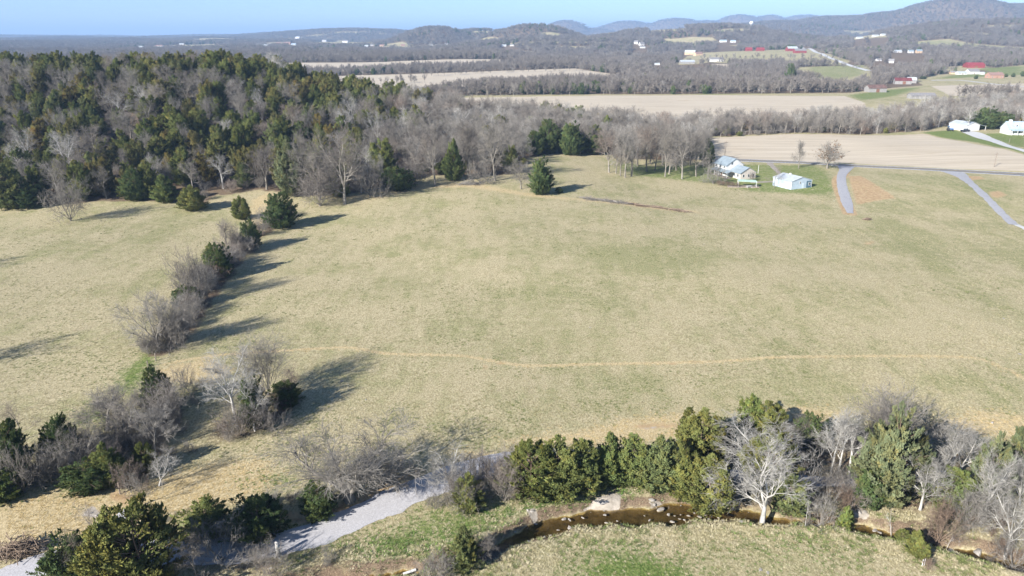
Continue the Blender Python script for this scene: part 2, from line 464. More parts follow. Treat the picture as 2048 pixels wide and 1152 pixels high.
# distant pastures and clearings scattered through the woods
FARCLEAR = [  # pixel outlines of open ground beyond the valley
    [(900,194),(1400,188),(1700,186),(1760,178),(1900,166),(2070,160),(2070,192),(1820,200),(1710,210),(1560,236),(1300,244),(960,244)],
    [(600,156),(700,151),(860,147),(1150,137),(1240,150),(1260,162),(1000,168),(880,178),(600,186)],
    [(480,128),(860,120),(1040,121),(1040,130),(860,138),(640,144),(480,148)],
    [(1600,170),(1660,160),(1700,150),(1760,150),(1700,178)],
    [(1375,112),(1400,106),(1520,101),(1620,98),(1700,122),(1690,130),(1560,128),(1440,126),(1360,122)],
    [(1590,135),(1735,130),(1745,150),(1680,162),(1600,160)],
    [(1800,86),(1900,78),(2070,96),(2070,110),(1960,101),(1860,98)],
    [(1830,160),(1870,150),(1920,146),(2070,140),(2070,168),(1850,172)],
    [(1960,138),(2070,128),(2070,142),(1990,146)],
    [(600,88),(680,80),(740,84),(760,90),(640,92)], [(760,90),(800,84),(830,90),(780,93)],
    [(690,97),(900,88),(930,92),(760,99)], [(930,82),(1000,77),(1020,82),(950,86)],
    [(1000,88),(1160,82),(1180,85),(1050,90)], [(1215,66),(1300,58),(1380,60),(1300,68)],
    [(1330,78),(1420,74),(1440,84),(1390,92),(1320,88)], [(1170,84),(1240,84),(1240,89),(1180,89)],
    [(1660,76),(1760,70),(1780,74),(1700,80)], [(1380,116),(1430,112),(1450,120),(1400,128),(1350,130)],
    [(1720,96),(1800,94),(1800,100),(1720,102)], [(1640,100),(1740,92),(1760,98),(1680,108)], [(540,104),(650,98),(700,100),(640,106)],
    [(520,86),(560,84),(600,90),(560,94)], [(300,92),(420,88),(520,94),(400,98)], [(1880,134),(1960,130),(1980,136),(1900,146)],
    [(1420,62),(1500,58),(1530,62),(1450,66)], [(1240,112),(1340,108),(1350,116),(1260,118)],
]
FC_W = [PL(g) for g in FARCLEAR]
def far_clear(x, y):
    """1 where the far country is open, 0 where it is wooded"""
    w = np.zeros_like(x)
    for g in FC_W:
        m = (x > g[:,0].min()-30) & (x < g[:,0].max()+30) & (y > g[:,1].min()-30) & (y < g[:,1].max()+30)
        if np.any(m): w[m] = np.maximum(w[m], np.clip(0.5 + sd_poly(x[m], y[m], g)/10, 0, 1))
    nz = vnoise(x, y, 260, 8)*0.6 + vnoise(x, y, 120, 9)*0.4
    hz = h0(x, y)
    w = np.maximum(w, sstep(0.66, 0.72, nz) * sstep(1500, 2200, y) * (1 - sstep(60, 100, hz)))
    return w
farm = yf > 640
fclear = np.zeros_like(xf); fclear[farm] = far_clear(xf[farm], yf[farm])
farwood = np.where(farm, (1 - fclear), 0) * sstep(650, 720, yf)
litter = mx(litter, farwood, 0.72*np.clip(1.25 - np.abs(cd-0.5)/1.1, 0, 1))

def set_zone(me, name, chans):
    a = me.attributes.new(name, 'FLOAT_COLOR', 'POINT')
    a.data.foreach_set('color', np.stack(chans, 1).astype(np.float32).ravel())
ii = (np.arange(ny_-1)[:,None]*nx_ + np.arange(nx_-1)[None,:]).ravel()
quads = np.stack([ii, ii+1, ii+1+nx_, ii+nx_], 1)

mg, t, p = newmat('pasture')
pos = t.new('ShaderNodeNewGeometry').outputs['Position']
za = t.new('ShaderNodeAttribute', attribute_name='zone_a'); zb = t.new('ShaderNodeAttribute', attribute_name='zone_b')
sa = t.new('ShaderNodeSeparateColor'); t.t.links.new(za.outputs['Color'], sa.inputs[0])
sb = t.new('ShaderNodeSeparateColor'); t.t.links.new(zb.outputs['Color'], sb.inputs[0])
streak = t.scalevec(pos, (1.0, 0.32, 1.0), R(-35))
n_tuft = t.noise(4.6, 5, 0.72, t.scalevec(pos, (1.0, 0.55, 1.0), R(-35)))             # tufts
n_fine = t.noise(9.0, 3, 0.7, pos)
n_m = t.noise(0.45, 5, 0.62, pos)
n_l = t.noise(0.055, 4, 0.55, pos)
n_xl = t.noise(0.012, 3, 0.5, pos)
n_str = t.noise(0.35, 4, 0.6, t.scalevec(pos, (1.0, 0.22, 1.0), R(-28)))
dry = t.mix(t.ss(n_tuft, 0.34, 0.66), (0.260, 0.222, 0.122), (0.545, 0.472, 0.305))
dry = t.mix(t.math('MULTIPLY', t.ss(n_fine, 0.55, 0.75), 0.5), dry, (0.60, 0.53, 0.33))
grn = t.mix(t.ss(n_tuft, 0.34, 0.66), (0.172, 0.172, 0.076), (0.385, 0.362, 0.190))
gm = t.math('ADD', t.math('MULTIPLY', n_m, 0.55), t.math('MULTIPLY', n_l, 0.75))
gm = t.math('ADD', gm, t.math('MULTIPLY', n_str, 0.5))
gm = t.math('ADD', gm, t.math('MULTIPLY', n_xl, 0.3))
gm = t.math('ADD', gm, t.math('MULTIPLY', zb.outputs['Alpha'], 0.30))
gfac = t.ss(gm, 0.93, 1.28)
c = t.mix(gfac, dry, grn)
pink = t.ss(t.noise(0.16, 5, 0.7, pos), 0.60, 0.74)
c = t.mix(t.math('MULTIPLY', pink, 0.35), c, (0.36, 0.29, 0.20))
def zmask(val, n, amp, lo=0.40, hi=0.60):
    return t.ss(t.math('ADD', val, t.math('MULTIPLY', t.math('SUBTRACT', n, 0.5), amp)), lo, hi)
n_e = t.noise(0.9, 5, 0.7, pos)
n_e2 = t.noise(0.22, 5, 0.65, pos)
strawc = t.mix(t.ss(n_tuft, 0.3, 0.68), (0.31, 0.24, 0.125), (0.62, 0.51, 0.31))
strawc = t.mix(t.math('MULTIPLY', t.ss(n_e, 0.55, 0.72), 0.55), strawc, (0.26, 0.20, 0.13))
c = t.mix(zmask(sa.outputs[0], n_e, 1.1, 0.36, 0.7), c, strawc)
lushc = t.mix(t.ss(n_tuft, 0.3, 0.7), (0.070, 0.110, 0.028), (0.25, 0.29, 0.095))
c = t.mix(zmask(sa.outputs[1], n_e, 1.3, 0.35, 0.95), c, lushc)
litc = t.mix(t.ss(n_fine, 0.3, 0.7), (0.085, 0.060, 0.042), (0.25, 0.185, 0.125))
litc = t.mix(t.math('MULTIPLY', t.ss(n_m, 0.5, 0.7), 0.5), litc, (0.24, 0.21, 0.12))
c = t.mix(zmask(za.outputs['Alpha'], n_e2, 0.9, 0.40, 0.68), c, litc)
dirtc = t.mix(t.ss(n_e, 0.3, 0.7), (0.32, 0.215, 0.115), (0.52, 0.385, 0.235))
dirtc = t.mix(t.math('MULTIPLY', t.ss(n_m, 0.48, 0.7), 0.5), dirtc, (0.42, 0.33, 0.17))
c = t.mix(zmask(sa.outputs[2], n_e, 0.9, 0.36, 0.66), c, dirtc)
rows = t.noise(0.30, 5, 0.65, t.scalevec(pos, (0.07, 1.0, 1.0), R(4)))
tilc = t.mix(t.ss(rows, 0.25, 0.75), (0.43, 0.365, 0.275), (0.57, 0.50, 0.395))
tilc = t.mix(t.math('MULTIPLY', t.ss(t.noise(0.02, 5, 0.7, t.scalevec(pos, (1, 1.6, 1))), 0.58, 0.70), 0.4), tilc, (0.36, 0.27, 0.15))
c = t.mix(zmask(sb.outputs[0], n_e2, 0.35, 0.42, 0.58), c, tilc)
rockc = t.mix(t.ss(n_e, 0.3, 0.7), (0.26, 0.23, 0.19), (0.46, 0.41, 0.35))
c = t.mix(zmask(sb.outputs[1], n_e, 0.8, 0.42, 0.58), c, rockc)
bedc = t.mix(t.ss(n_e, 0.3, 0.75), (0.062, 0.048, 0.027), (0.150, 0.118, 0.070))
c = t.mix(zmask(sb.outputs[2], n_e, 0.5, 0.40, 0.62), c, bedc)
t.t.links.new(c, p.inputs['Base Color'])
p.inputs['Roughness'].default_value = 0.95; p.inputs['Specular IOR Level'].default_value = 0.08
hgt = t.math('ADD', t.math('MULTIPLY', n_tuft, 0.7), t.math('MULTIPLY', n_fine, 0.3))
t.t.links.new(t.bump(hgt, 0.55, 0.22), p.inputs['Normal'])

me = mesh_np('ground', np.stack([xf, yf, zf], 1), quads, (mg,), smooth=True)
set_zone(me, 'zone_a', (straw, lush, dirt, litter))
set_zone(me, 'zone_b', (tilled, rock, bed, olive))
ground = link('ground', me); tag(ground, 'wide rolling winter pasture and farmland running to the horizon', 'ground', kind='structure')

# ---- roads and drives: ribbons that lie on the sheet
def gravel_mat(name, a, b, scale=6.0):
    m, t, p = newmat(name)
    pos = t.new('ShaderNodeNewGeometry').outputs['Position']
    n1 = t.noise(scale, 4, 0.75, pos); n2 = t.noise(0.5, 5, 0.6, pos); n3 = t.noise(scale*0.22, 3, 0.7, pos)
    cc = t.mix(t.ss(n1, 0.3, 0.7), a, b)
    cc = t.mix(t.math('MULTIPLY', t.ss(n2, 0.52, 0.7), 0.35), cc, tuple(x*0.72 for x in a))
    cc = t.mix(t.math('MULTIPLY', t.ss(n3, 0.66, 0.74), 0.5), cc, tuple(x*0.5 for x in a))
    t.t.links.new(cc, p.inputs['Base Color']); p.inputs['Roughness'].default_value = 0.92; p.inputs['Specular IOR Level'].default_value = 0.15
    t.t.links.new(t.bump(n1, 0.35, 0.06), p.inputs['Normal'])
    return m
M_GRAVEL = gravel_mat('gravel', (0.37, 0.36, 0.365), (0.53, 0.52, 0.53))
M_ASPH = gravel_mat('asphalt', (0.15, 0.15, 0.16), (0.21, 0.21, 0.22), 2.5)
M_DRIVE = gravel_mat('grey_drive', (0.30, 0.30, 0.32), (0.41, 0.41, 0.43), 2.5)
M_LANE = gravel_mat('worn_lane', (0.27, 0.24, 0.20), (0.38, 0.34, 0.30), 2.5)
M_CONC = gravel_mat('concrete', (0.46, 0.46, 0.45), (0.58, 0.58, 0.57), 2.0)
M_PAINT = simple('road_paint', (0.72, 0.72, 0.70), 0.7, 0.15)
M_YELLOW = simple('yellow_paint', (0.55, 0.40, 0.08), 0.7, 0.15)

def ribbon(name, L, width, mat, dz, step=0.9, ragged=0.0, off=0.0, parent=None, ncross=7, seed=1, crown=0.0):
    L = smooth_line(L, step)
    tg = np.gradient(L, axis=0); tg /= np.linalg.norm(tg, axis=1)[:,None]
    nrm = np.stack([-tg[:,1], tg[:,0]], 1)
    w = np.broadcast_to(np.asarray(width, float), (len(L),)) if np.ndim(width) == 0 else np.interp(np.linspace(0,1,len(L)), np.linspace(0,1,len(width)), width)
    rr = np.random.default_rng(seed)
    rl = (vnoise(np.arange(len(L))*step, np.zeros(len(L)), 2.0, seed) - 0.5)*2*ragged + (rr.random(len(L))-0.5)*ragged*0.8
    rrt = (vnoise(np.arange(len(L))*step, np.ones(len(L))*40, 2.0, seed) - 0.5)*2*ragged + (rr.random(len(L))-0.5)*ragged*0.8
    k = np.linspace(-1, 1, ncross)
    V = []
    for kk in k:
        e = off + kk*w/2 + (rl*(kk > .9) - rrt*(kk < -.9))
        q = L + nrm*e[:,None]
        z = ground_z(q[:,0], q[:,1]) + dz*(1 if abs(kk) < .99 else 0.55) + crown*(1-kk*kk)
        V.append(np.column_stack([q, z]))
    V = np.stack(V, 1); n = len(L)
    i = (np.arange(n-1)[:,None]*ncross + np.arange(ncross-1)[None,:]).ravel()
    q = np.stack([i, i+ncross, i+ncross+1, i+1], 1)
    q = q[:, ::-1]
    me = mesh_np(name, V.reshape(-1,3), q, (mat,), True)
    # make sure it faces up
    if me.polygons[0].normal.z < 0: me.flip_normals()
    return link(name, me, parent)

ROAD1 = PL([(-120,1215),(-60,1185),(20,1155),(90,1128),(170,1112),(260,1106),(350,1106),(450,1103),(540,1092),(640,1066),(740,1024),(850,974),(930,945),(1000,926),(1100,916),(1250,926),(1400,945),(1560,960),(1680,962),(1800,952),(1950,950),(2120,962)])
gr = ribbon('gravel_road', ROAD1, [3.8,3.8,4.0,4.3,4.5,4.6,4.0,2.6,2.0,1.8,1.6], M_GRAVEL, 0.07, 0.5, 0.35, ncross=9)
tag(gr, 'pale gravel farm road curving along the creek past the cedars', 'road', kind='structure')
gb = ribbon('gravel_track', PL([(160,1112),(190,1092),(214,1072),(236,1048),(262,1018)]), [3.0,3.0,2.8,2.4,1.6], M_GRAVEL, 0.085, 0.5, 0.3, seed=4)
tag(gb, 'short gravel track branching off the farm road towards the straw', 'track', kind='structure')
MAIN = PL([(1330,308),(1400,316),(1450,319.5),(1560,323.5),(1650,328),(1800,336),(1950,344),(2060,350),(2180,357)])
ar = ribbon('asphalt_road', MAIN, 7.0, M_ASPH, 0.10, 3.0, 0.08, ncross=9, crown=0.06)
tag(ar, 'straight grey asphalt country road between pasture and tilled field', 'road', kind='structure')
for off in (-3.2, 3.2): ribbon('edge_line', MAIN, 0.16, M_PAINT, 0.135, 3.0, 0, off, ar, 3, crown=0.0)
for off in (-0.14, 0.14): ribbon('centre_line', MAIN, 0.12, M_YELLOW, 0.185, 3.0, 0, off, ar, 3)
d1 = ribbon('asphalt_stub', PL([(1692,331),(1690,340),(1683,352),(1684,372),(1692,400),(1701,427)]), [7,4.0,3.2,3.2,3.5,3.3,1.8], M_DRIVE, 0.12, 1.2, 0.12, seed=6)
tag(d1, 'short grey drive ending in the pasture beside the orange dirt', 'road', kind='structure')
d2 = ribbon('gravel_lane', PL([(1900,342),(1918,350),(1940,366),(1965,388),(1995,418),(2028,450)]), [8,4.2,2.8,2.6,2.6,2.6,2.5], M_DRIVE, 0.12, 1.2, 0.25, seed=8)
tag(d2, 'narrow pale lane running diagonally through the right pasture', 'road', kind='structure')
d3 = ribbon('concrete_drive', PL([(2110,318),(2040,299),(1985,281),(1955,270),(1938,264),(1925,263)]), [4,4,4,6,9,9], M_CONC, 0.12, 1.5, 0.1, seed=9)
tag(d3, 'pale concrete drive leading up to the white garage', 'driveway', kind='structure')
d4 = ribbon('house_drive', PL([(1536,323),(1546,334),(1558,346),(1566,356),(1556,362),(1530,364),(1500,365)]), [3.0,2.2,1.8,1.8,2.2,2.2], M_LANE, 0.09, 1.2, 0.25, seed=10)
tag(d4, 'grey drive looping between the white house and the metal shed', 'driveway', kind='structure')
d5 = ribbon('country_road', PL([(1598,92),(1625,100),(1660,116),(1700,131),(1738,142)]), 9.0, M_CONC, 0.5, 12.0, 0.1, seed=11)
tag(d5, 'pale far road climbing past the red metal barns', 'road', kind='structure')
d6 = ribbon('farm_lane', PL([(1860,161),(1920,161),(1985,168),(2070,176)]), 5.0, M_CONC, 0.35, 8.0, 0.1, seed=12)
tag(d6, 'pale lane passing below the red-roofed farm', 'road', kind='structure')
d7 = ribbon('bare_path', PL([(2030,448),(2060,462),(2120,490)]), 2.0, M_CONC, 0.09, 1.2, 0.3, seed=13)
tag(d7, 'pale worn path going on from the end of the lane', 'path', kind='structure')

# ---- creek water
mw, t, p = newmat('creek_water')
t.n.remove(p)
pos = t.new('ShaderNodeNewGeometry').outputs['Position']
rip = t.bump(t.noise(2.2, 3, 0.6, pos), 0.10, 0.05)
tr = t.new('ShaderNodeBsdfTransparent'); tr.inputs[0].default_value = (0.86, 0.78, 0.58, 1)
gl = t.new('ShaderNodeBsdfGlossy'); gl.inputs['Roughness'].default_value = 0.06
t.t.links.new(rip, gl.inputs['Normal'])
lw = t.new('ShaderNodeLayerWeight'); lw.inputs['Blend'].default_value = 0.5
fr = t.math('ADD', t.math('MULTIPLY', t.math('POWER', lw.outputs['Facing'], 3.5), 0.9), 0.04, clamp=True)
ms = t.new('ShaderNodeMixShader')
t.t.links.new(fr, ms.inputs[0]); t.t.links.new(tr.outputs[0], ms.inputs[1]); t.t.links.new(gl.outputs[0], ms.inputs[2])
t.t.links.new(ms.outputs[0], t.n['Material Output'].inputs[0])
cz = h0(CREEK[:,0], CREEK[:,1]); cz = np.convolve(np.pad(cz, 12, 'edge'), np.ones(25)/25, 'valid') - WATER_DROP
cz_line = cz
tg = np.gradient(CREEK, axis=0); tg /= np.linalg.norm(tg, axis=1)[:,None]; nn = np.stack([-tg[:,1], tg[:,0]], 1)
V = []
for k in (-1, -.5, 0, .5, 1):
    q = CREEK + nn*((CREEK_W+1.35)*k)[:,None]; V.append(np.column_stack([q, cz]))
V = np.stack(V, 1); n = len(CREEK)
i = (np.arange(n-1)[:,None]*5 + np.arange(4)[None,:]).ravel()
wm = mesh_np('creek', V.reshape(-1,3), np.stack([i, i+5, i+6, i+1], 1), (mw,), False)
print('creek normal', wm.polygons[5].normal[:])
creek = link('creek', wm); tag(creek, 'shallow brown creek winding below the cedar row', 'creek', kind='structure')

# ------------------------------------------------------------------ trees
def bark(name, stops, bump=0.3):
    m, t, p = newmat(name)
    oi = t.new('ShaderNodeObjectInfo').outputs['Random']
    tc = t.new('ShaderNodeTexCoord').outputs['Object']
    base = t.ramp(oi, stops)
    n = t.noise(9.0, 4, 0.7, tc)
    hi = t.mix(1.0, base, (1.15, 1.14, 1.13), 'MULTIPLY'); lo = t.mix(1.0, base, (0.60, 0.60, 0.60), 'MULTIPLY')
    t.t.links.new(t.mix(t.ss(n, 0.32, 0.68), lo, hi), p.inputs['Base Color'])
    p.inputs['Roughness'].default_value = 0.9; p.inputs['Specular IOR Level'].default_value = 0.12
    return m
M_BARK = bark('grey_bark', [(0.0, (0.24, 0.218, 0.182)), (0.45, (0.29, 0.266, 0.228)), (0.8, (0.195, 0.172, 0.142)), (1.0, (0.35, 0.328, 0.29))])
M_TWIG = bark('grey_twigs', [(0.0, (0.225, 0.205, 0.178)), (0.35, (0.275, 0.257, 0.230)), (0.65, (0.190, 0.168, 0.148)), (0.85, (0.335, 0.318, 0.290)), (1.0, (0.245, 0.192, 0.155))])
M_FARW = bark('brown_woods_shaded', [(0.0, (0.190, 0.168, 0.148)), (0.4, (0.225, 0.203, 0.182)), (0.75, (0.160, 0.138, 0.120)), (1.0, (0.27, 0.25, 0.225))])  # browner far twigs, darkened to stand in for shade inside dense crowns
M_SYC = bark('white_bark', [(0.0, (0.44, 0.425, 0.39)), (1.0, (0.58, 0.565, 0.53))])
M_SYCT = bark('pale_twigs', [(0.0, (0.33, 0.315, 0.285)), (1.0, (0.43, 0.415, 0.385))])
M_BROWN = bark('brown_twigs', [(0.0, (0.21, 0.155, 0.115)), (1.0, (0.27, 0.20, 0.155))])
M_CBARK = bark('cedar_bark', [(0.0, (0.17, 0.12, 0.09)), (1.0, (0.23, 0.17, 0.13))])

def foliage(name, stops):
    m, t, p = newmat(name)
    oi = t.new('ShaderNodeObjectInfo').outputs['Random']
    at = t.new('ShaderNodeAttribute', attribute_name='tint')
    base = t.ramp(oi, stops)
    sc = t.new('ShaderNodeSeparateColor'); t.t.links.new(at.outputs['Color'], sc.inputs[0])
    br = t.mix(sc.outputs[1], base, t.mix(1.0, base, (1.38, 1.04, 0.72), 'MULTIPLY'))      # bronze winter sprays
    lo = t.mix(1.0, br, (0.58, 0.60, 0.55), 'MULTIPLY'); hi = t.mix(1.0, br, (1.5, 1.48, 1.4), 'MULTIPLY')
    cc = t.mix(sc.outputs[0], lo, hi)
    df = t.new('ShaderNodeBsdfDiffuse'); tl = t.new('ShaderNodeBsdfTranslucent')
    oc = t.new('ShaderNodeTexCoord').outputs['Object']
    vm = t.new('ShaderNodeVectorMath', operation='SUBTRACT'); t.t.links.new(oc, vm.inputs[0]); vm.inputs[1].default_value = (0, 0, .32)
    vn_ = t.new('ShaderNodeVectorMath', operation='NORMALIZE'); t.t.links.new(vm.outputs[0], vn_.inputs[0])
    vt = t.new('ShaderNodeVectorTransform', vector_type='NORMAL', convert_from='OBJECT', convert_to='WORLD'); t.t.links.new(vn_.outputs[0], vt.inputs[0])
    ge = t.new('ShaderNodeNewGeometry').outputs['Normal']
    sc1 = t.new('ShaderNodeVectorMath', operation='SCALE'); t.t.links.new(ge, sc1.inputs[0]); sc1.inputs['Scale'].default_value = .75
    ad = t.new('ShaderNodeVectorMath', operation='ADD'); t.t.links.new(sc1.outputs[0], ad.inputs[0]); t.t.links.new(vt.outputs[0], ad.inputs[1])
    nz_ = t.new('ShaderNodeVectorMath', operation='NORMALIZE'); t.t.links.new(ad.outputs[0], nz_.inputs[0])
    t.t.links.new(nz_.outputs[0], df.inputs['Normal'])
    t.t.links.new(cc, df.inputs[0]); t.t.links.new(cc, tl.inputs[0])
    ms = t.new('ShaderNodeMixShader'); ms.inputs[0].default_value = 0.28
    t.t.links.new(df.outputs[0], ms.inputs[1]); t.t.links.new(tl.outputs[0], ms.inputs[2])
    t.t.links.new(ms.outputs[0], t.n['Material Output'].inputs[0]); t.n.remove(p)
    return m
M_CEDAR = foliage('cedar_sprays', [(0.0, (0.156, 0.210, 0.083)), (0.4, (0.188, 0.231, 0.092)), (0.7, (0.213, 0.237, 0.095)), (1.0, (0.175, 0.225, 0.112))])
M_CEDARH = foliage('hill_cedar_sprays', [(0.0, (0.145, 0.185, 0.070)), (0.3, (0.170, 0.203, 0.078)), (0.55, (0.195, 0.208, 0.078)), (0.75, (0.140, 0.182, 0.088)), (0.9, (0.220, 0.192, 0.074)), (1.0, (0.195, 0.222, 0.118))])
M_CEDARY = foliage('yellow_cedar_sprays', [(0.0, (0.168, 0.206, 0.074)), (1.0, (0.206, 0.226, 0.086))])
M_CEDARG = foliage('greyish_cedar_sprays', [(0.0, (0.150, 0.185, 0.105)), (1.0, (0.175, 0.205, 0.122))])
M_CEDARD = foliage('dark_cedar_sprays', [(0.0, (0.090, 0.134, 0.060)), (1.0, (0.110, 0.154, 0.067))])
M_CEDARL = foliage('bright_cedar_sprays', [(0.0, (0.180, 0.246, 0.084)), (1.0, (0.204, 0.258, 0.096))])
M_LEAFB = foliage('dry_brown_leaves', [(0.0, (0.17, 0.12, 0.08)), (1.0, (0.20, 0.14, 0.09))])

def segs_mesh(name, segs, sides, mat):
    """tapered limbs: segs rows = p0(3) p1(3) r0 r1"""
    S = np.asarray(segs, float); p0, p1, r0, r1 = S[:,:3], S[:,3:6], S[:,6], S[:,7]
    d = p1-p0; d /= np.maximum(np.linalg.norm(d, axis=1), 1e-9)[:,None]
    up = np.where(np.abs(d[:,2:3]) > .9, np.array([[1.,0,0]]), np.array([[0,0,1.]]))
    a = np.cross(d, up); a /= np.linalg.norm(a, axis=1)[:,None]; b = np.cross(d, a)
    n = len(S); V = np.zeros((n, 2, sides, 3))
    for k in range(sides):
        an = 2*math.pi*k/sides; o = math.cos(an)*a + math.sin(an)*b
        V[:,0,k] = p0 + o*r0[:,None]; V[:,1,k] = p1 + o*r1[:,None]
    base = (np.arange(n)*2*sides)[:,None]
    fs = [np.concatenate([base+k, base+(k+1) % sides, base+sides+(k+1) % sides, base+sides+k], 1) for k in range(sides)]
    return V.reshape(-1,3), np.concatenate(fs, 0)

def rot_about(v, ax, an):
    return Matrix.Rotation(an, 3, ax) @ v

def grow_bare(seed, trunk=0.28, forks=4, spread=32, lens=0.5, nb=8, ns=7, nt=8, stems=1, droop=0.0, kink=0.16, r_trunk=0.028, lean=0.0, twig_r=0.00115, up=0.06, twl=1.0):
    """a leafless crown of height about 1; returns heavy limbs and fine twigs"""
    g = random.Random(seed); big = []; fine = []
    def perp(d):
        a = d.orthogonal().normalized(); return rot_about(a, d, g.uniform(0, 2*math.pi))
    def limb(p, d, L, r, lev):
        n = {0: 4, 1: 6, 2: 5, 3: 3, 4: 1}[lev]
        pts = [(p.copy(), r)]; q = p.copy(); dd = d.copy()
        for i in range(n):
            dd = (dd + perp(dd)*g.gauss(0, kink if lev else 0.06) + Vector((0,0, (up if lev in (1,2) else 0.02) - droop*(lev >= 2)))).normalized()
            q = q + dd*(L/n)
            rr = r*(1-(i+1)/n*(0.45 if lev == 0 else 0.8))
            (big if lev <= 2 else fine).append((*pts[-1][0], *q, pts[-1][1], rr)); pts.append((q.copy(), rr))
        return pts, dd
    def child_pts(pts, k, lo):
        out = []
        for j in range(k):
            t = lo + (1-lo)*(j + g.random())/k
            x = t*(len(pts)-1); i = min(int(x), len(pts)-2); f = x-i
            out.append((pts[i][0].lerp(pts[i+1][0], f), (pts[i+1][0]-pts[i][0]).normalized(), pts[i][1]*(1-f)+pts[i+1][1]*f, t))
        return out
    for s in range(stems):
        d0 = Vector((0,0,1)); p0 = Vector((0,0,-0.02))
        if stems > 1:
            a = 2*math.pi*s/stems + g.uniform(-.4,.4); d0 = Vector((math.cos(a)*.34, math.sin(a)*.34, 1)).normalized()
        if lean: d0 = Vector((lean, 0.2*lean, 1)).normalized()
        tp, td = limb(p0, d0, trunk+0.02, r_trunk/(stems**0.5), 0)
        top = tp[-1]
        limbs = []
        for k in range(forks):
            a = 2*math.pi*(k + g.uniform(-.3,.3))/forks
            ax = Vector((math.cos(a), math.sin(a), 0))
            dd = rot_about(td, ax, R(g.uniform(0.35, 1.15)*spread))
            L = lens*g.uniform(.8, 1.15)
            limbs.append(limb(top[0], dd, L, top[1]*g.uniform(.55,.8), 1))
        # a few lower boughs
        for (cp, cd, cr, tt) in child_pts(tp, 2 if trunk > .15 else 0, 0.55):
            dd = rot_about(cd, perp(cd), R(g.uniform(50,75)))
            limbs.append(limb(cp, dd, lens*g.uniform(.4,.7), cr*.4, 1))
        for (lp, ld) in limbs:
            for (cp, cd, cr, tt) in child_pts(lp, nb, 0.22):
                dd = rot_about(cd, perp(cd), R(g.uniform(25,60)))
                bp, bd = limb(cp, dd, lens*0.52*g.uniform(.6,1.15)*(1.15-.45*tt), max(cr*.55, twig_r*1.6), 2)
                for (sp, sd, sr, t2) in child_pts(bp, ns, 0.15):
                    d2 = rot_about(sd, perp(sd), R(g.uniform(25,60)))
                    tp2, _ = limb(sp, d2, lens*0.24*g.uniform(.6,1.2)*twl, max(sr*.5, twig_r*1.15), 3)
                    for (xp, xd, xr, t3) in child_pts(tp2, nt, 0.1):
                        d3 = rot_about(xd, perp(xd), R(g.uniform(20,55)))
                        L3 = lens*0.13*g.uniform(.5,1.3)*twl
                        fine.append((*xp, *(xp+d3*L3), twig_r, twig_r*.45))
    return np.array(big), np.array(fine)

def normalise(*arrs):
    """scale to height 1 and mean crown width 1"""
    pts = np.vstack([np.vstack([a[:,:3], a[:,3:6]]) for a in arrs])
    zmax = np.quantile(pts[:,2], .998); w = 2*np.quantile(np.hypot(pts[:,0], pts[:,1]), .97)
    return zmax, w

class Kind:
    """one tree shape: the meshes of its trunk and crown, height 1, width 1"""
    def __init__(s, trunk, crown, ratio): s.trunk, s.crown, s.ratio = trunk, crown, ratio; s.joined = None

def bare_kind(name, seed, mt, mc, **kw):
    big, fine = grow_bare(seed, **kw)
    zmax, w = normalise(big, fine)
    rs = 1.0/zmax
    for A in (big, fine):
        A[:,[2,5]] /= zmax; A[:,[0,1,3,4]] /= w; 
    # radii stay round once the tree is stretched back to its usual proportions
    big[:,6:8] *= rs/(w/zmax)**0.5; fine[:,6:8] *= rs/(w/zmax)**0.5
    v, f = segs_mesh(name, big, 5, mt); tm = mesh_np(name + '_trunk', v, f, (mt,), True)
    v2, f2 = segs_mesh(name, fine, 3, mc); cm = mesh_np(name + '_crown', v2, f2, (mc,), True)
    return Kind(tm, cm, w/zmax)

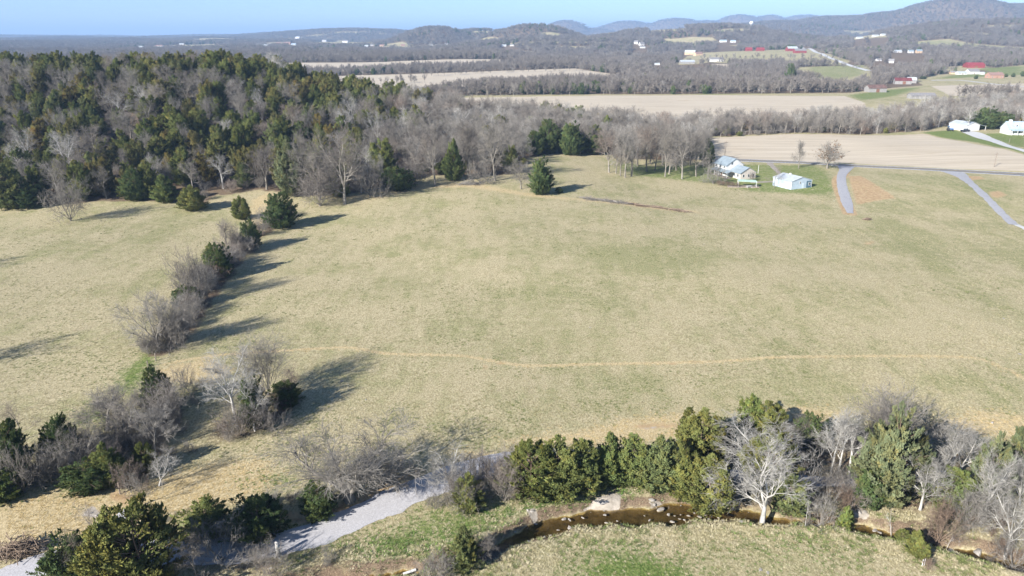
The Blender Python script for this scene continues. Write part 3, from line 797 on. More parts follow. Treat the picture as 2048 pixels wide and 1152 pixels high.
def cedar_kind(name, seed, mat, n=5200, pointy=1.0, lobes=5, low=0.02, spray=0.075, fat=0.36, open_=0.0, arms=None):
    g = np.random.default_rng(seed)
    arms = arms or max(90, int(n**.5*2.4))
    # several leaders give the broken outline
    L = [(0.0, 0.0, 1.0, 0.38)]
    for k in range(lobes):
        a = g.uniform(0, 2*np.pi); r = g.uniform(.14, .32)
        L.append((r*np.cos(a), r*np.sin(a), g.uniform(.55, .93), g.uniform(.17, .27)))
    L = np.array(L)
    wgt = L[:,2]*L[:,3]; wgt = wgt/wgt.sum()
    li = g.choice(len(L), arms, p=wgt)
    cx, cyy, hh, rr = L[li].T
    t_ = g.beta(1.05, 1.15, arms)
    z = low + t_*(hh-low)
    prof = np.where(t_ < fat, 0.66+0.34*np.sin(np.pi/2*t_/fat), np.clip((1-t_)/(1-fat), 0, 1)**(0.66*pointy))
    th = g.uniform(0, 2*np.pi, arms)
    ph = g.uniform(0, 6.28, 6)
    lump = 1 + .13*np.sin(3*th+ph[0]+6*t_) + .10*np.sin(7*th+ph[1]-9*t_) + g.normal(0, .19, arms)
    rad = np.maximum(.02, rr*prof*lump)
    ax_ = cx*(0.35+0.65*np.minimum(1, t_*2)); ay_ = cyy*(0.35+0.65*np.minimum(1, t_*2))
    root = np.stack([ax_ + .30*rad*np.cos(th), ay_ + .30*rad*np.sin(th), np.maximum(.02, z - rad*.25)], 1)
    tip = np.stack([ax_ + rad*np.cos(th), ay_ + rad*np.sin(th), z + .05 + .10*t_ + g.normal(0, .02, arms)], 1)
    atint = np.clip(g.normal(.5, .20, arms), 0, 1); abrz = np.clip(g.normal(.22, .25, arms), 0, 1)
    ai = g.integers(0, arms, n)
    f_ = np.sqrt(g.random(n))
    sp_ = (.045*(1.15-f_))[:,None]*np.array([[1, 1, .8]])
    pos = root[ai]*(1-f_)[:,None] + tip[ai]*f_[:,None] + g.normal(0, 1, (n,3))*sp_
    out = (tip-root)[ai]; out /= np.linalg.norm(out, axis=1)[:,None]
    out = out + np.array([[0,0,.35]]) + g.normal(0, .48, (n,3)); out /= np.linalg.norm(out, axis=1)[:,None]
    ln = spray*g.uniform(.5, 1.3, n)[:,None]
    side = np.cross(out, g.normal(0, 1, (n,3))); side /= np.linalg.norm(side, axis=1)[:,None]
    sid2 = np.cross(out, side)
    V = []
    for s_, w_ in ((side, .26), (sid2, .22)):
        V.append(np.stack([pos - s_*ln*w_, pos + s_*ln*w_*1.1 + out*ln*.2, pos + out*ln], 1))
    V = np.concatenate(V, 0)
    V[:,:,2] = np.maximum(V[:,:,2], .004)
    f = np.arange(len(V)*3).reshape(-1,3)
    v = V.reshape(-1,3)
    w = 2*np.quantile(np.hypot(v[:,0], v[:,1]), .97); zt = np.quantile(v[:,2], .997)
    v = v.copy(); v[:,:2] /= w; v[:,2] /= zt
    me = mesh_np(name + '_foliage', v, f, (mat,))
    tint = np.clip(atint[ai] + g.normal(0, .16, n), 0, 1); bronze = np.clip(abrz[ai] + g.normal(0, .12, n), 0, 1)
    tc = np.stack([tint, bronze, np.zeros(n), np.ones(n)], 1); tc = np.concatenate([tc, tc], 0)
    a = me.attributes.new('tint', 'FLOAT_COLOR', 'FACE'); a.data.foreach_set('color', tc.astype(np.float32).ravel())
    sg = []
    q = np.array([0,0,-.02])
    for k in range(5):
        q2 = np.array([g.normal(0,.008), g.normal(0,.008), (k+1)*.16]); sg.append((*q, *q2, .024*(1-k*.17), .024*(1-(k+1)*.17))); q = q2
    for k in range(0, arms, 3):
        sg.append((ax_[k]*.3, ay_[k]*.3, max(.03, root[k][2]-.05), *tip[k], .005, .0015))
    sg = np.array(sg); sg[:,[0,1,3,4]] /= w; sg[:,[2,5]] /= zt
    vv, ff = segs_mesh(name, sg, 5, M_CBARK)
    return Kind(mesh_np(name + '_trunk', vv, ff, (M_CBARK,), True), me, w/zt)

BARE = [bare_kind('bare_tree', 20+i, M_BARK, M_TWIG, **kw) for i, kw in enumerate([
    dict(trunk=.26, forks=4, spread=34, lens=.52), dict(trunk=.34, forks=3, spread=26, lens=.50), dict(trunk=.20, forks=5, spread=38, lens=.54),
    dict(trunk=.30, forks=4, spread=22, lens=.50, nb=9), dict(trunk=.16, forks=5, spread=46, lens=.52), dict(trunk=.40, forks=3, spread=30, lens=.42)])]
PALE = [bare_kind('pale_tree', 40+i, M_SYC, M_SYCT, **kw) for i, kw in enumerate([
    dict(trunk=.24, forks=3, spread=40, lens=.55, kink=.22, r_trunk=.03), dict(trunk=.30, forks=4, spread=34, lens=.50, kink=.22), dict(trunk=.42, forks=3, spread=20, lens=.44, kink=.16, nb=6),
    dict(trunk=.14, forks=4, spread=50, lens=.58, kink=.24, lean=.35)])]
VASE = bare_kind('vase_tree', 61, M_BARK, M_TWIG, trunk=.05, forks=4, spread=20, lens=.66, stems=3, nb=7, ns=6, nt=5, up=.10, kink=.10)
OLD = bare_kind('old_tree', 62, M_BARK, M_TWIG, trunk=.14, forks=6, spread=62, lens=.60, nb=12, ns=9, droop=.05, kink=.22, r_trunk=.045)
SHRUB = [bare_kind('bare_shrub', 70+i, M_TWIG, M_TWIG, **kw) for i, kw in enumerate([
    dict(trunk=.03, forks=3, spread=62, lens=.62, stems=6, nb=6, ns=5, nt=4, r_trunk=.03, twig_r=.0020, up=.09), dict(trunk=.04, forks=3, spread=80, lens=.60, stems=5, nb=6, ns=5, nt=4, r_trunk=.03, twig_r=.0022, up=.05)])]
RSHRUB = bare_kind('reddish_shrub', 75, M_BROWN, M_BROWN, trunk=.10, forks=4, spread=36, lens=.55, stems=4, nb=6, ns=5, nt=4, r_trunk=.03, twig_r=.002)
SAPLING = bare_kind('sapling', 78, M_SYC, M_SYCT, trunk=.45, forks=3, spread=24, lens=.38, nb=4, ns=4, nt=3, lean=.3, r_trunk=.018)
THIN = bare_kind('slender_tree', 79, M_BARK, M_TWIG, trunk=.30, forks=3, spread=18, lens=.46, nb=6, ns=5, nt=4, r_trunk=.016)
CEDAR = [cedar_kind('cedar', 90+i, M_CEDARH, n=8000, spray=.058, **kw) for i, kw in enumerate([
    dict(pointy=.85, lobes=5), dict(pointy=.7, lobes=8), dict(pointy=1.15, lobes=4, fat=.3), dict(pointy=.6, lobes=10, fat=.48), dict(pointy=.75, lobes=7), dict(pointy=.9, lobes=6, fat=.4)])]
CEDY = [cedar_kind('yellow_cedar', 100, M_CEDARY, n=15000, lobes=7, spray=.043), cedar_kind('yellow_cedar', 101, M_CEDARY, n=14000, pointy=1.2, lobes=5, fat=.28, spray=.043)]
CEDN = [cedar_kind('near_cedar', 105+i, M_CEDAR, n=15000, spray=.043, **kw) for i, kw in enumerate([dict(pointy=1.1, lobes=4, fat=.28), dict(pointy=.9, lobes=6), dict(pointy=1.25, lobes=5, fat=.25)])]
CEDG = cedar_kind('grey_cedar', 110, M_CEDARG, n=17000, pointy=.85, lobes=8, spray=.040)
CEDD = [cedar_kind('dark_cedar', 115+i, M_CEDARD, n=13000, pointy=.8, lobes=7, spray=.045) for i in range(2)]
CEDL = cedar_kind('bright_cedar', 118, M_CEDARL, n=6000, pointy=1.2, lobes=3, fat=.28, spray=.06)
BROWNLEAF = cedar_kind('brown_leaves', 119, M_LEAFB, n=420, pointy=.6, lobes=6, low=.35, spray=.045)

def place(kind, x, y, w, h, rot, name, label, cat='tree', group=None, sink=0.0):
    o = empty(name, (x, y, float(ground_z(x, y)) - sink), rot, label, cat, group)
    o.scale = (w, w, h)
    bare = kind not in CEDALL
    link('trunk', kind.trunk, o); link('branches' if bare else 'foliage', kind.crown, o)
    return o
CEDALL = CEDAR + CEDY + CEDN + [CEDG, CEDL] + CEDD
HAND = []
def at(kind, u, vb, vt, wpx, label, name=None, group=None, rot=None, cat='tree'):
    """a tree whose foot is at a ground point, sized from the photo"""
    q = P(u, vb); depth = q[1]*CP + (CAM_H - q[2])*SP
    h = max(0.6, z_at(u, vt, q[1]) - q[2]); w = wpx / F_PX * depth
    if name is None: name = 'cedar_tree' if kind in CEDALL else 'bare_tree'
    HAND.append((q[0], q[1], w))
    return place(kind, q[0], q[1], w, h, rnd.uniform(0, 6.28) if rot is None else rot, name, label, cat, group)

G_ROW = 'cedars in the row along the creek'
for (k, u, vb, vt, w, lab) in [
    (CEDY[0],1062,998,884,118,'yellow-green cedar at the left end of the creek row'), (CEDN[1],1112,992,878,112,'second cedar from the left end of the creek row'),
    (CEDN[0],1160,984,880,104,'third cedar from the left in the creek row, beside a dark gap'), (CEDN[2],1216,968,868,78,'slim pointed cedar in the creek row above the pale rock shelf'),
    (CEDN[1],1268,968,872,100,'broad cedar right of the slim pointed one in the creek row'), (CEDN[0],1318,978,876,104,'greyish cedar near the right end of the creek row'),
    (CEDY[0],1362,990,896,92,'low yellowish cedar leaning over the creek bend'), (CEDY[1],1416,1008,902,104,'rightmost cedar of the creek row, touching the water')]:
    at(k, u, vb, vt, w, lab, group=G_ROW)
at(CEDY[1],1398,925,822,104,'tall yellow-green cedar standing behind the right part of the creek row')
at(CEDL,1500,852,790,62,'bright green rounded cedar at the edge of the big pasture')
at(CEDY[0],1532,866,804,72,'olive brown cedar right beside the bright rounded one')
at(CEDD[0],1440,872,838,60,'low dark cedar between the yellow cedar and the rounded one')
at(CEDY[0],1540,985,868,120,'olive cedar behind the crown of the big white sycamore')
at(CEDD[1],1612,895,828,70,'dark cedar behind the white tree crowns near the pasture edge')
at(CEDN[1],1575,1020,950,80,'low cedar under the right side of the big sycamore')
at(CEDG,1772,1002,818,136,'tall grey-green cedar, the largest on the right creek bank')
at(PALE[1],1840,1020,905,100,'pale bare tree at the right foot of the tall grey-green cedar')
at(CEDD[0],1735,1012,940,70,'dim cedar at the left foot of the tall grey-green one')
at(CEDN[0],1895,1020,938,110,'broad green cedar below the spreading white trees')
at(CEDG,1972,1010,872,84,'pale olive cedar near the right edge, above the creek')
at(CEDG,2042,985,838,90,'pale cedar cut by the right edge beside the dry grass')
at(SHRUB[0],1932,1064,975,95,'grey bare bush right of the reddish shrub','bare_shrub',cat='shrub')
at(PALE[1],1962,1046,900,110,'white bare tree in front of the pale olive cedar')
at(PALE[2],1870,1000,880,60,'straight white tree left of the radiating white crown')
at(BARE[0],1740,905,800,110,'grey bare tree behind the tall grey-green cedar')
at(CEDL,1691,1044,998,36,'small bright green round cedar standing at the creek edge')
at(CEDY[0],1806,1078,1048,30,'small olive bush at the upper end of the diagonal bush row','cedar_bush',cat='bush')
at(CEDY[1],1828,1108,1062,40,'largest olive bush in the middle of the diagonal bush row','cedar_bush',cat='bush')
at(CEDY[0],1842,1120,1084,32,'lower olive bush of the diagonal bush row','cedar_bush',cat='bush')
at(RSHRUB,1855,1142,1116,26,'round brown bush at the bottom end of the diagonal row','brown_bush',cat='bush')
# pale bare trees over the creek
at(PALE[0],1525,1040,858,215,'big white sycamore with forked trunk on the near creek bank',rot=2.2)
at(PALE[1],1515,958,832,165,'white bare tree spreading behind the big sycamore')
at(PALE[2],1661,955,812,80,'tall slender white tree with straight stem, left of three')
at(PALE[2],1676,952,822,70,'slender white tree in the middle of the straight-stemmed three',rot=2.6)
at(PALE[2],1698,948,826,80,'slender white tree, right of the straight-stemmed three',rot=4.4)
at(SHRUB[0],1785,880,774,165,'wide greyish brushy tree topping out above the tall grey-green cedar','bare_tree')
at(BARE[2],1600,905,835,110,'grey bare tree right of the white spreading crown')
at(PALE[2],1836,948,856,50,'narrow white tree right of the tall grey-green cedar')
at(PALE[0],1905,930,838,130,'white tree with radiating crown below the dry grass edge')
at(PALE[3],1915,950,858,130,'leaning white tree reaching right over the cedars',rot=0.2)
at(SAPLING,1610,1054,968,34,'thin pale sapling right of the big sycamore','sapling')
at(SAPLING,1786,1058,1002,36,'thin leaning sapling on the creek bank below the olive cedar','sapling')
at(SAPLING,1894,1088,1050,30,'short leaning sapling right of the reddish shrub','sapling',rot=0.4)
at(RSHRUB,1876,1080,984,86,'reddish bare shrub at the creek with many fine stems','bare_shrub',cat='shrub')
at(PALE[1],2012,1105,962,110,'grey bare tree at the right edge of the creek')
at(SHRUB[1],2030,1122,1040,110,'tangled grey brush at the lower right edge of the creek','bare_shrub',cat='shrub')
at(SHRUB[1],1640,1040,975,90,'grey brush between sycamore and small round cedar','bare_shrub',cat='shrub')
at(SHRUB[0],1450,1000,940,80,'grey brush left of the big sycamore above the creek','bare_shrub',cat='shrub')
at(SHRUB[0],1668,985,925,90,'grey brush in front of the straight-stemmed white trees','bare_shrub',cat='shrub'); at(SHRUB[1],1712,985,930,80,'grey brush left of the tall grey-green cedar','bare_shrub',cat='shrub')
at(SHRUB[1],1590,1000,905,120,'grey thicket behind the big sycamore','bare_shrub',cat='shrub')
at(PALE[3],2040,1010,905,90,'pale bare tree cut by the right edge above the tangled brush',rot=3.0)
at(SHRUB[0],1420,900,852,70,'brown brush behind the tall yellow-green cedar','bare_shrub',cat='shrub')
# trees beside the gravel road
at(OLD,700,1002,872,320,'old spreading bare tree with long boughs left of the gravel road',rot=2.7)
at(SHRUB[1],765,968,890,140,'dense grey tangle of branches at the gravel road edge','bare_shrub',cat='shrub')
at(CEDD[0],640,1036,972,76,'small dark cedar under the old spreading tree')
at(CEDD[1],520,1072,996,120,'dark low cedar in the shade left of the old spreading tree')
at(CEDN[1],415,1066,1000,104,'rounded cedar between the big left cedar and the shaded one')
at(CEDN[0],938,1016,948,74,'cedar among bare brush where the gravel road bends')
at(PALE[1],905,990,900,120,'bare tree with curved pale boughs where the road bends')
at(SHRUB[0],870,1018,984,44,'small round bush at the gravel road edge','bare_shrub',cat='shrub')
at(SHRUB[0],1008,1004,918,76,'brown bare brush left of the creek cedar row','bare_shrub',cat='shrub')
at(SHRUB[0],918,1016,938,110,'pale brush wrapped round the cedar where the road bends','bare_shrub',cat='shrub')
at(SHRUB[1],985,962,900,90,'grey brush hiding the gravel road just before the cedar row','bare_shrub',cat='shrub'); at(SHRUB[0],1030,968,890,90,'tall grey brush touching the left end of the cedar row','bare_shrub',cat='shrub')
at(SHRUB[1],965,985,905,90,'grey brush above the gravel road bend','bare_shrub',cat='shrub')
at(CEDN[2],928,1134,1054,70,'small upright cedar on the creek bank in the lower middle')
at(BARE[4],966,1124,1062,84,'pale bare shrub tree leaning beside the small creek cedar')
at(SHRUB[0],870,1165,1110,90,'grey brush at the bottom edge near the white pipe','bare_shrub',cat='shrub')
at(SHRUB[1],445,1122,1046,150,'grey bare brush in front of the shaded gravel road','bare_shrub',cat='shrub')
at(SHRUB[0],540,1150,1096,110,'low grey brush beside the pale stump','bare_shrub',cat='shrub')
at(CEDY[0],292,1190,1006,196,'large olive cedar at the bottom left, bigger than its neighbours')
at(CEDD[0],150,1180,1072,120,'dark cedar at the bottom edge left of the large olive one')
at(BARE[4],165,1180,1066,120,'pale bare branches in front of the dark bottom cedar')
at(THIN,196,1106,996,74,'small dark bare tree standing beside the gravel track')
at(BARE[1],395,1165,1060,80,'bare sapling tree at the right foot of the large olive cedar')
# left cluster
at(CEDD[0],30,968,852,96,'dark cedar at the left edge above the straw ground')
at(SHRUB[1],50,985,880,120,'grey bare thicket at the left edge in front of the dark cedar','bare_shrub',cat='shrub')
at(CEDN[1],10,1000,930,80,'low green cedar cut by the left edge')
at(CEDD[1],132,935,832,76,'dark cedar behind the grey forked tree on the left')
at(BARE[2],168,950,838,120,'grey forked bare tree left of the pointed green cedar')
at(CEDN[2],218,968,888,86,'green cedar at the middle of the left cluster')
at(CEDD[0],172,978,925,100,'low spreading dark cedar at the straw edge')
at(CEDY[0],292,948,886,54,'small olive cedar in the left cluster beside the leaning tree')
at(BARE[0],255,900,800,110,'tall grey bare tree on the left of the fence line')
at(BARE[3],310,905,812,90,'pale bare tree in the middle of the left cluster')
at(BARE[5],215,860,775,110,'thin bare tree over the green grass patch')
at(CEDD[1],318,822,736,64,'dark cedar at the top of the left cluster by the fence gap')
at(SHRUB[0],335,838,752,110,'dense grey bare crown next to the topmost cluster cedar','bare_tree')
at(PALE[3],318,972,900,90,'pale leaning bare tree above the straw',rot=0.1)
at(THIN,283,1012,936,60,'thin bare sapling tree at the fence corner by the straw')
at(SHRUB[1],262,985,925,70,'brown brush along the fence by the straw','bare_shrub',cat='shrub')
at(THIN,45,880,790,90,'faint thin bare tree on the left slope')
at(VASE,536,790,660,132,'vase-shaped bare tree with many upright stems casting a long shadow')
at(PALE[1],470,838,700,120,'pale bare tree left of the vase-shaped tree')
at(PALE[2],510,862,742,70,'pale upright tree in front of the dark cedar clump')
at(CEDD[0],514,850,756,66,'dark cedar wrapped by pale branches under the vase-shaped tree')
at(CEDD[1],574,812,762,70,'low dark cedar right of the vase-shaped tree')
at(BARE[5],582,806,736,56,'small dark bare tree beside the low dark cedar')
at(SHRUB[0],485,872,800,120,'brown brush mound at the foot of the pale trees','bare_shrub',cat='shrub')
at(SHRUB[1],545,862,800,80,'grey brush at the right foot of the pale trees','bare_shrub',cat='shrub')
# fence row climbing to the woods
at(BARE[4],318,700,578,130,'wide bare tree at the lower end of the fence row')
at(BARE[2],352,690,592,100,'grey bare tree second from the bottom of the fence row')
at(SHRUB[1],345,696,630,80,'brush at the foot of the lowest fence row tree','bare_shrub',cat='shrub')
at(CEDD[0],372,614,572,54,'low dark cedar in the middle of the fence row')
at(SHRUB[0],388,606,494,96,'rounded brushy bare tree in the middle of the fence row','bare_tree')
at(CEDD[1],436,556,488,60,'dark cedar half way up the fence row')
at(CEDN[1],424,540,490,36,'small green cedar top beside the half way dark cedar')
at(BARE[3],455,515,438,50,'bare tree above the half way cedar of the fence row')
at(BARE[1],476,512,446,46,'slender bare tree in the upper fence row')
at(CEDD[0],502,498,438,46,'narrow dark cedar in the upper fence row')
at(CEDD[1],566,456,384,72,'large dark cedar at the upper end of the fence row')
at(CEDY[1],484,438,393,38,'small bronze cedar standing alone in the grass')
at(SHRUB[1],532,456,408,62,'grey brush left of the large fence row cedar','bare_shrub',cat='shrub')
at(SHRUB[0],405,580,520,60,'low brush in the fence row','bare_shrub',cat='shrub')
def brush_along(px, n, spread, hpx, label, group, kinds, seed):
    g = random.Random(seed); L = smooth_line(PL(px), 1.0)
    for k in range(n):
        a = L[int(g.random()*(len(L)-1))]; x, y = a[0]+g.gauss(0, spread), a[1]+g.gauss(0, spread)
        if dist_line(np.array(x), np.array(y), ROAD1) < 4.6 or float(creek_d(np.array([x]), np.array([y]))[0]) < .6: continue
        h = g.uniform(*hpx); HAND.append((x, y, h))
        place(g.choice(kinds), x, y, h*g.uniform(1.0, 1.6), h, g.uniform(0, 6.28), 'bare_shrub', label, 'shrub', group)
brush_along([(318,706),(350,676),(385,610),(430,560),(470,520),(505,490),(545,455),(590,425)], 54, .9, (2.0, 4.8), 'grey bare brush filling the fence row up to the woods', 'brush along the fence row', [SHRUB[0], SHRUB[1], SHRUB[1], RSHRUB], 1)
brush_along([(330,700),(365,650),(395,595),(430,555),(480,510),(520,475)], 16, .7, (3.6, 6.0), 'tall grey bush rising from the fence row brush', 'tall bushes in the fence row', [SHRUB[0], SHRUB[0], SHRUB[1]], 11)
brush_along([(40,960),(150,930),(240,900),(310,860),(340,800)], 16, 2.4, (3.0, 5.4), 'tall grey bush rising from the left thicket', 'tall bushes in the left thicket', SHRUB, 12)
brush_along([(60,975),(130,950),(220,940),(300,900),(330,840),(340,800)], 34, 2.2, (1.5, 4.2), 'grey bare brush of the left thicket by the straw ground', 'brush of the left thicket', SHRUB, 2)
brush_along([(440,880),(500,850),(570,815)], 12, 1.3, (1.2, 3.0), 'brown brush around the foot of the vase-shaped tree', 'brush under the vase-shaped tree', SHRUB + [RSHRUB], 3)
brush_along([(1420,990),(1520,985),(1600,1000),(1700,1000),(1800,1010),(1900,1040),(2000,1070)], 36, 2.6, (1.2, 3.6), 'grey brush of the thicket on the right creek bank', 'brush on the right creek bank', SHRUB + [RSHRUB], 4)
brush_along([(1450,890),(1560,880),(1700,880),(1800,890),(1950,900)], 24, 2.2, (1.2, 3.4), 'grey brush between the white trees at the pasture edge', 'brush at the pasture edge', SHRUB, 5)
brush_along([(560,1010),(640,1010),(720,985),(800,960)], 16, 1.4, (1.2, 3.0), 'grey brush along the upper edge of the gravel road', 'brush along the gravel road', SHRUB, 6)
brush_along([(360,1135),(480,1135),(600,1130),(700,1150)], 16, 1.0, (.8, 2.0), 'low grey brush between gravel road and creek', 'brush below the gravel road', SHRUB + [RSHRUB], 7)
for (u, v, h, lab) in [(152,673,11.5,'bare tree beyond the left edge casting a long shadow on the lower slope'), (48,516,11.0,'bare tree beyond the left edge casting a shadow on the upper slope')]:
    q = P(u, v); L_ = h/math.tan(R(SUN_EL))*.97
    x, y = q[0]-L_*math.sin(R(SUN_AZ)), q[1]-L_*math.cos(R(SUN_AZ))
    HAND.append((x, y, 8)); place(BARE[2], x, y, 8.0, h, 1.0, 'bare_tree', lab, 'tree')
# front edge of the hill wood
at(SHRUB[0],142,442,352,94,'big rounded grey bush standing out from the wood edge','bare_shrub',cat='shrub')
at(CEDN[1],18,418,330,80,'dark cedar at the left end of the wood edge'); at(CEDD[0],62,416,372,60,'low cedar at the wood edge left of the rounded bush')
at(CEDD[1],272,400,338,62,'dark cedar at the wood edge right of the rounded bush'); at(CEDN[0],330,405,350,56,'green cedar at the wood edge beside the bay')
at(CEDY[1],388,420,372,56,'low bronze bush cedar at the corner of the grassy bay')
at(CEDG,585,392,278,62,'light green pointed cedar at the wood edge'); at(BARE[2],690,408,244,140,'largest pale bare tree at the front of the wood')
at(BARE[0],640,400,270,110,'bare tree left of the largest pale one at the wood front'); at(SHRUB[0],640,412,330,120,'brush under the bare trees at the wood front','bare_shrub',cat='shrub')
at(CEDD[0],800,380,335,70,'low dark cedar under the bare trees right of the largest'); at(SHRUB[1],740,392,330,100,'brush right of the largest pale bare tree','bare_shrub',cat='shrub')
at(CEDN[0],908,362,280,44,'narrow cedar among bare trunks left of the brush pile'); at(BARE[3],990,362,235,90,'tall pale bare tree above the brush pile')
at(BARE[1],870,372,250,80,'pale bare tree left of the narrow cedar'); at(BARE[3],935,360,240,80,'pale bare tree right of the narrow cedar')
at(SHRUB[1],960,366,320,70,'brown shrub behind the brush pile','bare_shrub',cat='shrub'); at(SHRUB[0],830,372,320,90,'grey shrub at the dry grass edge of the wood','bare_shrub',cat='shrub')
at(CEDD[0],1082,388,317,54,'lone pointed cedar in the open pasture'); at(THIN,1102,386,338,30,'small bare tree right beside the lone pasture cedar')
at(CEDD[0],1118,386,374,18,'tiny dark bush right of the lone pasture cedar','cedar_bush',cat='bush'); at(BARE[2],1042,378,314,60,'small grey bare tree left of the lone pasture cedar')
at(CEDD[1],1096,306,240,56,'dark cedar at the back of the small clearing'); at(CEDD[0],1144,310,246,52,'tall cedar at the back of the small clearing'); at(CEDD[0],1120,304,262,40,'cedar squeezed between two at the back of the clearing')
at(CEDD[1],1070,310,262,46,'dark cedar left of the back clearing'); at(CEDD[0],1180,308,270,50,'dark cedar right of the back clearing')
ORD = ['first','second','third','fourth','fifth','sixth','seventh','eighth','ninth','tenth','eleventh','last']
for j, (u, vb, vt, w) in enumerate([(1218,345,262,56),(1232,347,270,40),(1241,352,262,44),(1250,355,258,46),(1263,353,256,52),(1293,343,250,50),(1310,341,262,40),(1330,353,262,48),(1338,348,255,44),(1352,341,258,42),(1364,358,262,52),(1392,353,262,50),(1275,332,250,46),(1300,328,246,50),(1325,330,246,50),(1350,326,244,46),(1380,330,250,46),(1405,333,262,46)]):
    at([BARE[0],BARE[1],BARE[3]][j % 3], u, vb, vt-4, w*1.3, 'bare tree, %s trunk from the left in the %s row of the farmhouse grove' % (ORD[j if j < 12 else j-12], 'front' if j < 12 else 'back'), group='trees in the grove by the house')
at(CEDD[1],1412,330,278,30,'dark cedar at the right end of the grove'); at(SHRUB[1],1426,368,322,56,'bare bushy tree just left of the white house','bare_tree')
at(THIN,1548,376,328,40,'bare tree in front of the blue metal shed'); at(BARE[3],1597,337,280,36,'slender bare tree at the road side')
o = at(BARE[4],1654,337,281,66,'rounded bare tree with some brown leaves at the road by the drive')
link('brown_leaves', BROWNLEAF.crown, o)
at(SHRUB[0],1503,362,342,18,'small bare shrub right of the white house','bare_shrub',cat='shrub')
at(PALE[2],1935,262,208,34,'white-stemmed bare tree behind the garage')
for (u, vb, vt, w, lab) in [(1950,258,222,40,'dark cedar left of the pair behind the garage'),(1975,258,215,44,'large dark cedar behind the garage'),(2005,256,224,40,'dark cedar right of the pair behind the garage')]:
    at(CEDD[0], u, vb, vt, w, lab)
at(CEDD[1],1580,168,127,22,'tall dark cone-shaped cedar standing alone in the valley')
for (u, vb, vt, w, lab) in [(1951,158,150,8,'tiny round evergreen left in the row at the farm lane'),(1998,154,146,12,'round evergreen in front of the brick house'),(2012,154,147,7,'small round evergreen second in the row right of the brick house'),(2026,154,146,9,'round evergreen third in the row right of the brick house'),(2046,153,142,9,'tall evergreen at the right edge above the farm lane'),(1845,158,152,14,'low dark evergreen by the far barns')]:
    at(CEDD[0], u, vb, vt, w, lab, 'evergreen_bush', cat='bush')

# ------------------------------------------------------------------ buildings
M_WHITE = simple('white_siding', (0.62, 0.62, 0.61), 0.6, 0.05, 2.0, bump=0.1, streak=(0.2, 0.2, 6))
M_STONE = simple('tan_stone', (0.56, 0.51, 0.46), 0.85, 0.16, 3.0, bump=0.4)
M_BRICK = simple('pale_brick', (0.40, 0.24, 0.18), 0.85, 0.12, 4.0)
M_TANW = simple('tan_wall', (0.55, 0.40, 0.26), 0.8, 0.08, 3.0)
M_BLUEROOF = ribbed('blue_grey_roof', (0.25, 0.305, 0.345), 0, 0.45)
M_SKYROOF = ribbed('light_blue_roof', (0.36, 0.45, 0.52), 0, 0.45)
M_WROOF = ribbed('white_metal_roof', (0.45, 0.49, 0.52), 0, 0.6, 0.5)
M_LBLUE = ribbed('pale_blue_metal', (0.42, 0.50, 0.58), 0, 0.5, 0.5)
M_LBLUE_Y = ribbed('pale_blue_gable', (0.54, 0.61, 0.68), 1, 0.5, 0.5)
M_DBLUE = simple('slate_blue_panel', (0.085, 0.15, 0.20), 0.6, 0.06)
M_RED = ribbed('red_metal', (0.24, 0.045, 0.045), 0, 0.6, 0.5)
M_REDROOF = ribbed('bright_red_roof', (0.30, 0.05, 0.05), 0, 0.6, 0.45)
M_RUST = simple('rusty_tin', (0.17, 0.105, 0.088), 0.8, 0.25, 0.8)
M_MAROON = simple('maroon_tin', (0.17, 0.05, 0.05), 0.7, 0.2, 0.8)
M_BARNW = simple('weathered_boards', (0.30, 0.29, 0.28), 0.9, 0.2, 1.2, streak=(3, 3, .3))
M_GREY = simple('grey_shingles', (0.24, 0.23, 0.23), 0.85, 0.15, 2.0)
M_PINKROOF = simple('brown_pink_shingles', (0.30, 0.19, 0.16), 0.85, 0.15, 2.0)
M_GLASS = simple('window_glass', (0.06, 0.075, 0.09), 0.12, 0.1, spec=0.6)
M_TRIM = simple('white_trim', (0.66, 0.66, 0.65), 0.6, 0.04)
M_DOORC = simple('brown_door', (0.20, 0.10, 0.06), 0.6, 0.1)
M_WOOD = simple('grey_post_wood', (0.26, 0.22, 0.18), 0.9, 0.2, 3.0)
M_TEAL = simple('pale_green_awning', (0.42, 0.56, 0.48), 0.6, 0.08)
M_TYRE = simple('tyre_rubber', (0.03, 0.03, 0.03), 0.85, 0.1)
M_CARD = simple('dark_car_paint', (0.025, 0.03, 0.04), 0.25, 0.05, spec=0.5)
M_TRBLUE = simple('blue_tractor_paint', (0.05, 0.13, 0.30), 0.4, 0.1)
SITES = []

def window(par, x, y, z, w, h, face):
    """face: 'x+','x-','y+','y-' of the wall it sits in; a frame proud of the wall with the pane inside"""
    f = MB(); g = MB(); d = 0.06
    def bx_(mb, a0, a1, z0, z1, o0, o1):
        if face[0] == 'x':
            s_ = 1 if face[1] == '+' else -1
            xs = sorted((x+s_*o0, x+s_*o1)); mb.box(xs[0], xs[1], y+a0, y+a1, z0, z1)
        else:
            s_ = 1 if face[1] == '+' else -1
            ys = sorted((y+s_*o0, y+s_*o1)); mb.box(x+a0, x+a1, ys[0], ys[1], z0, z1)
    e = 0.12
    bx_(f, -w/2-e, -w/2, z-e, z+h+e, -.02, d); bx_(f, w/2, w/2+e, z-e, z+h+e, -.02, d)
    bx_(f, -w/2, w/2, z+h, z+h+e, -.02, d); bx_(f, -w/2, w/2, z-e, z, -.02, d)
    o = f.build('window', M_TRIM, par)
    bx_(g, -w/2, w/2, z, z+h, -.02, .03); g.build('pane', M_GLASS, o)
    return o
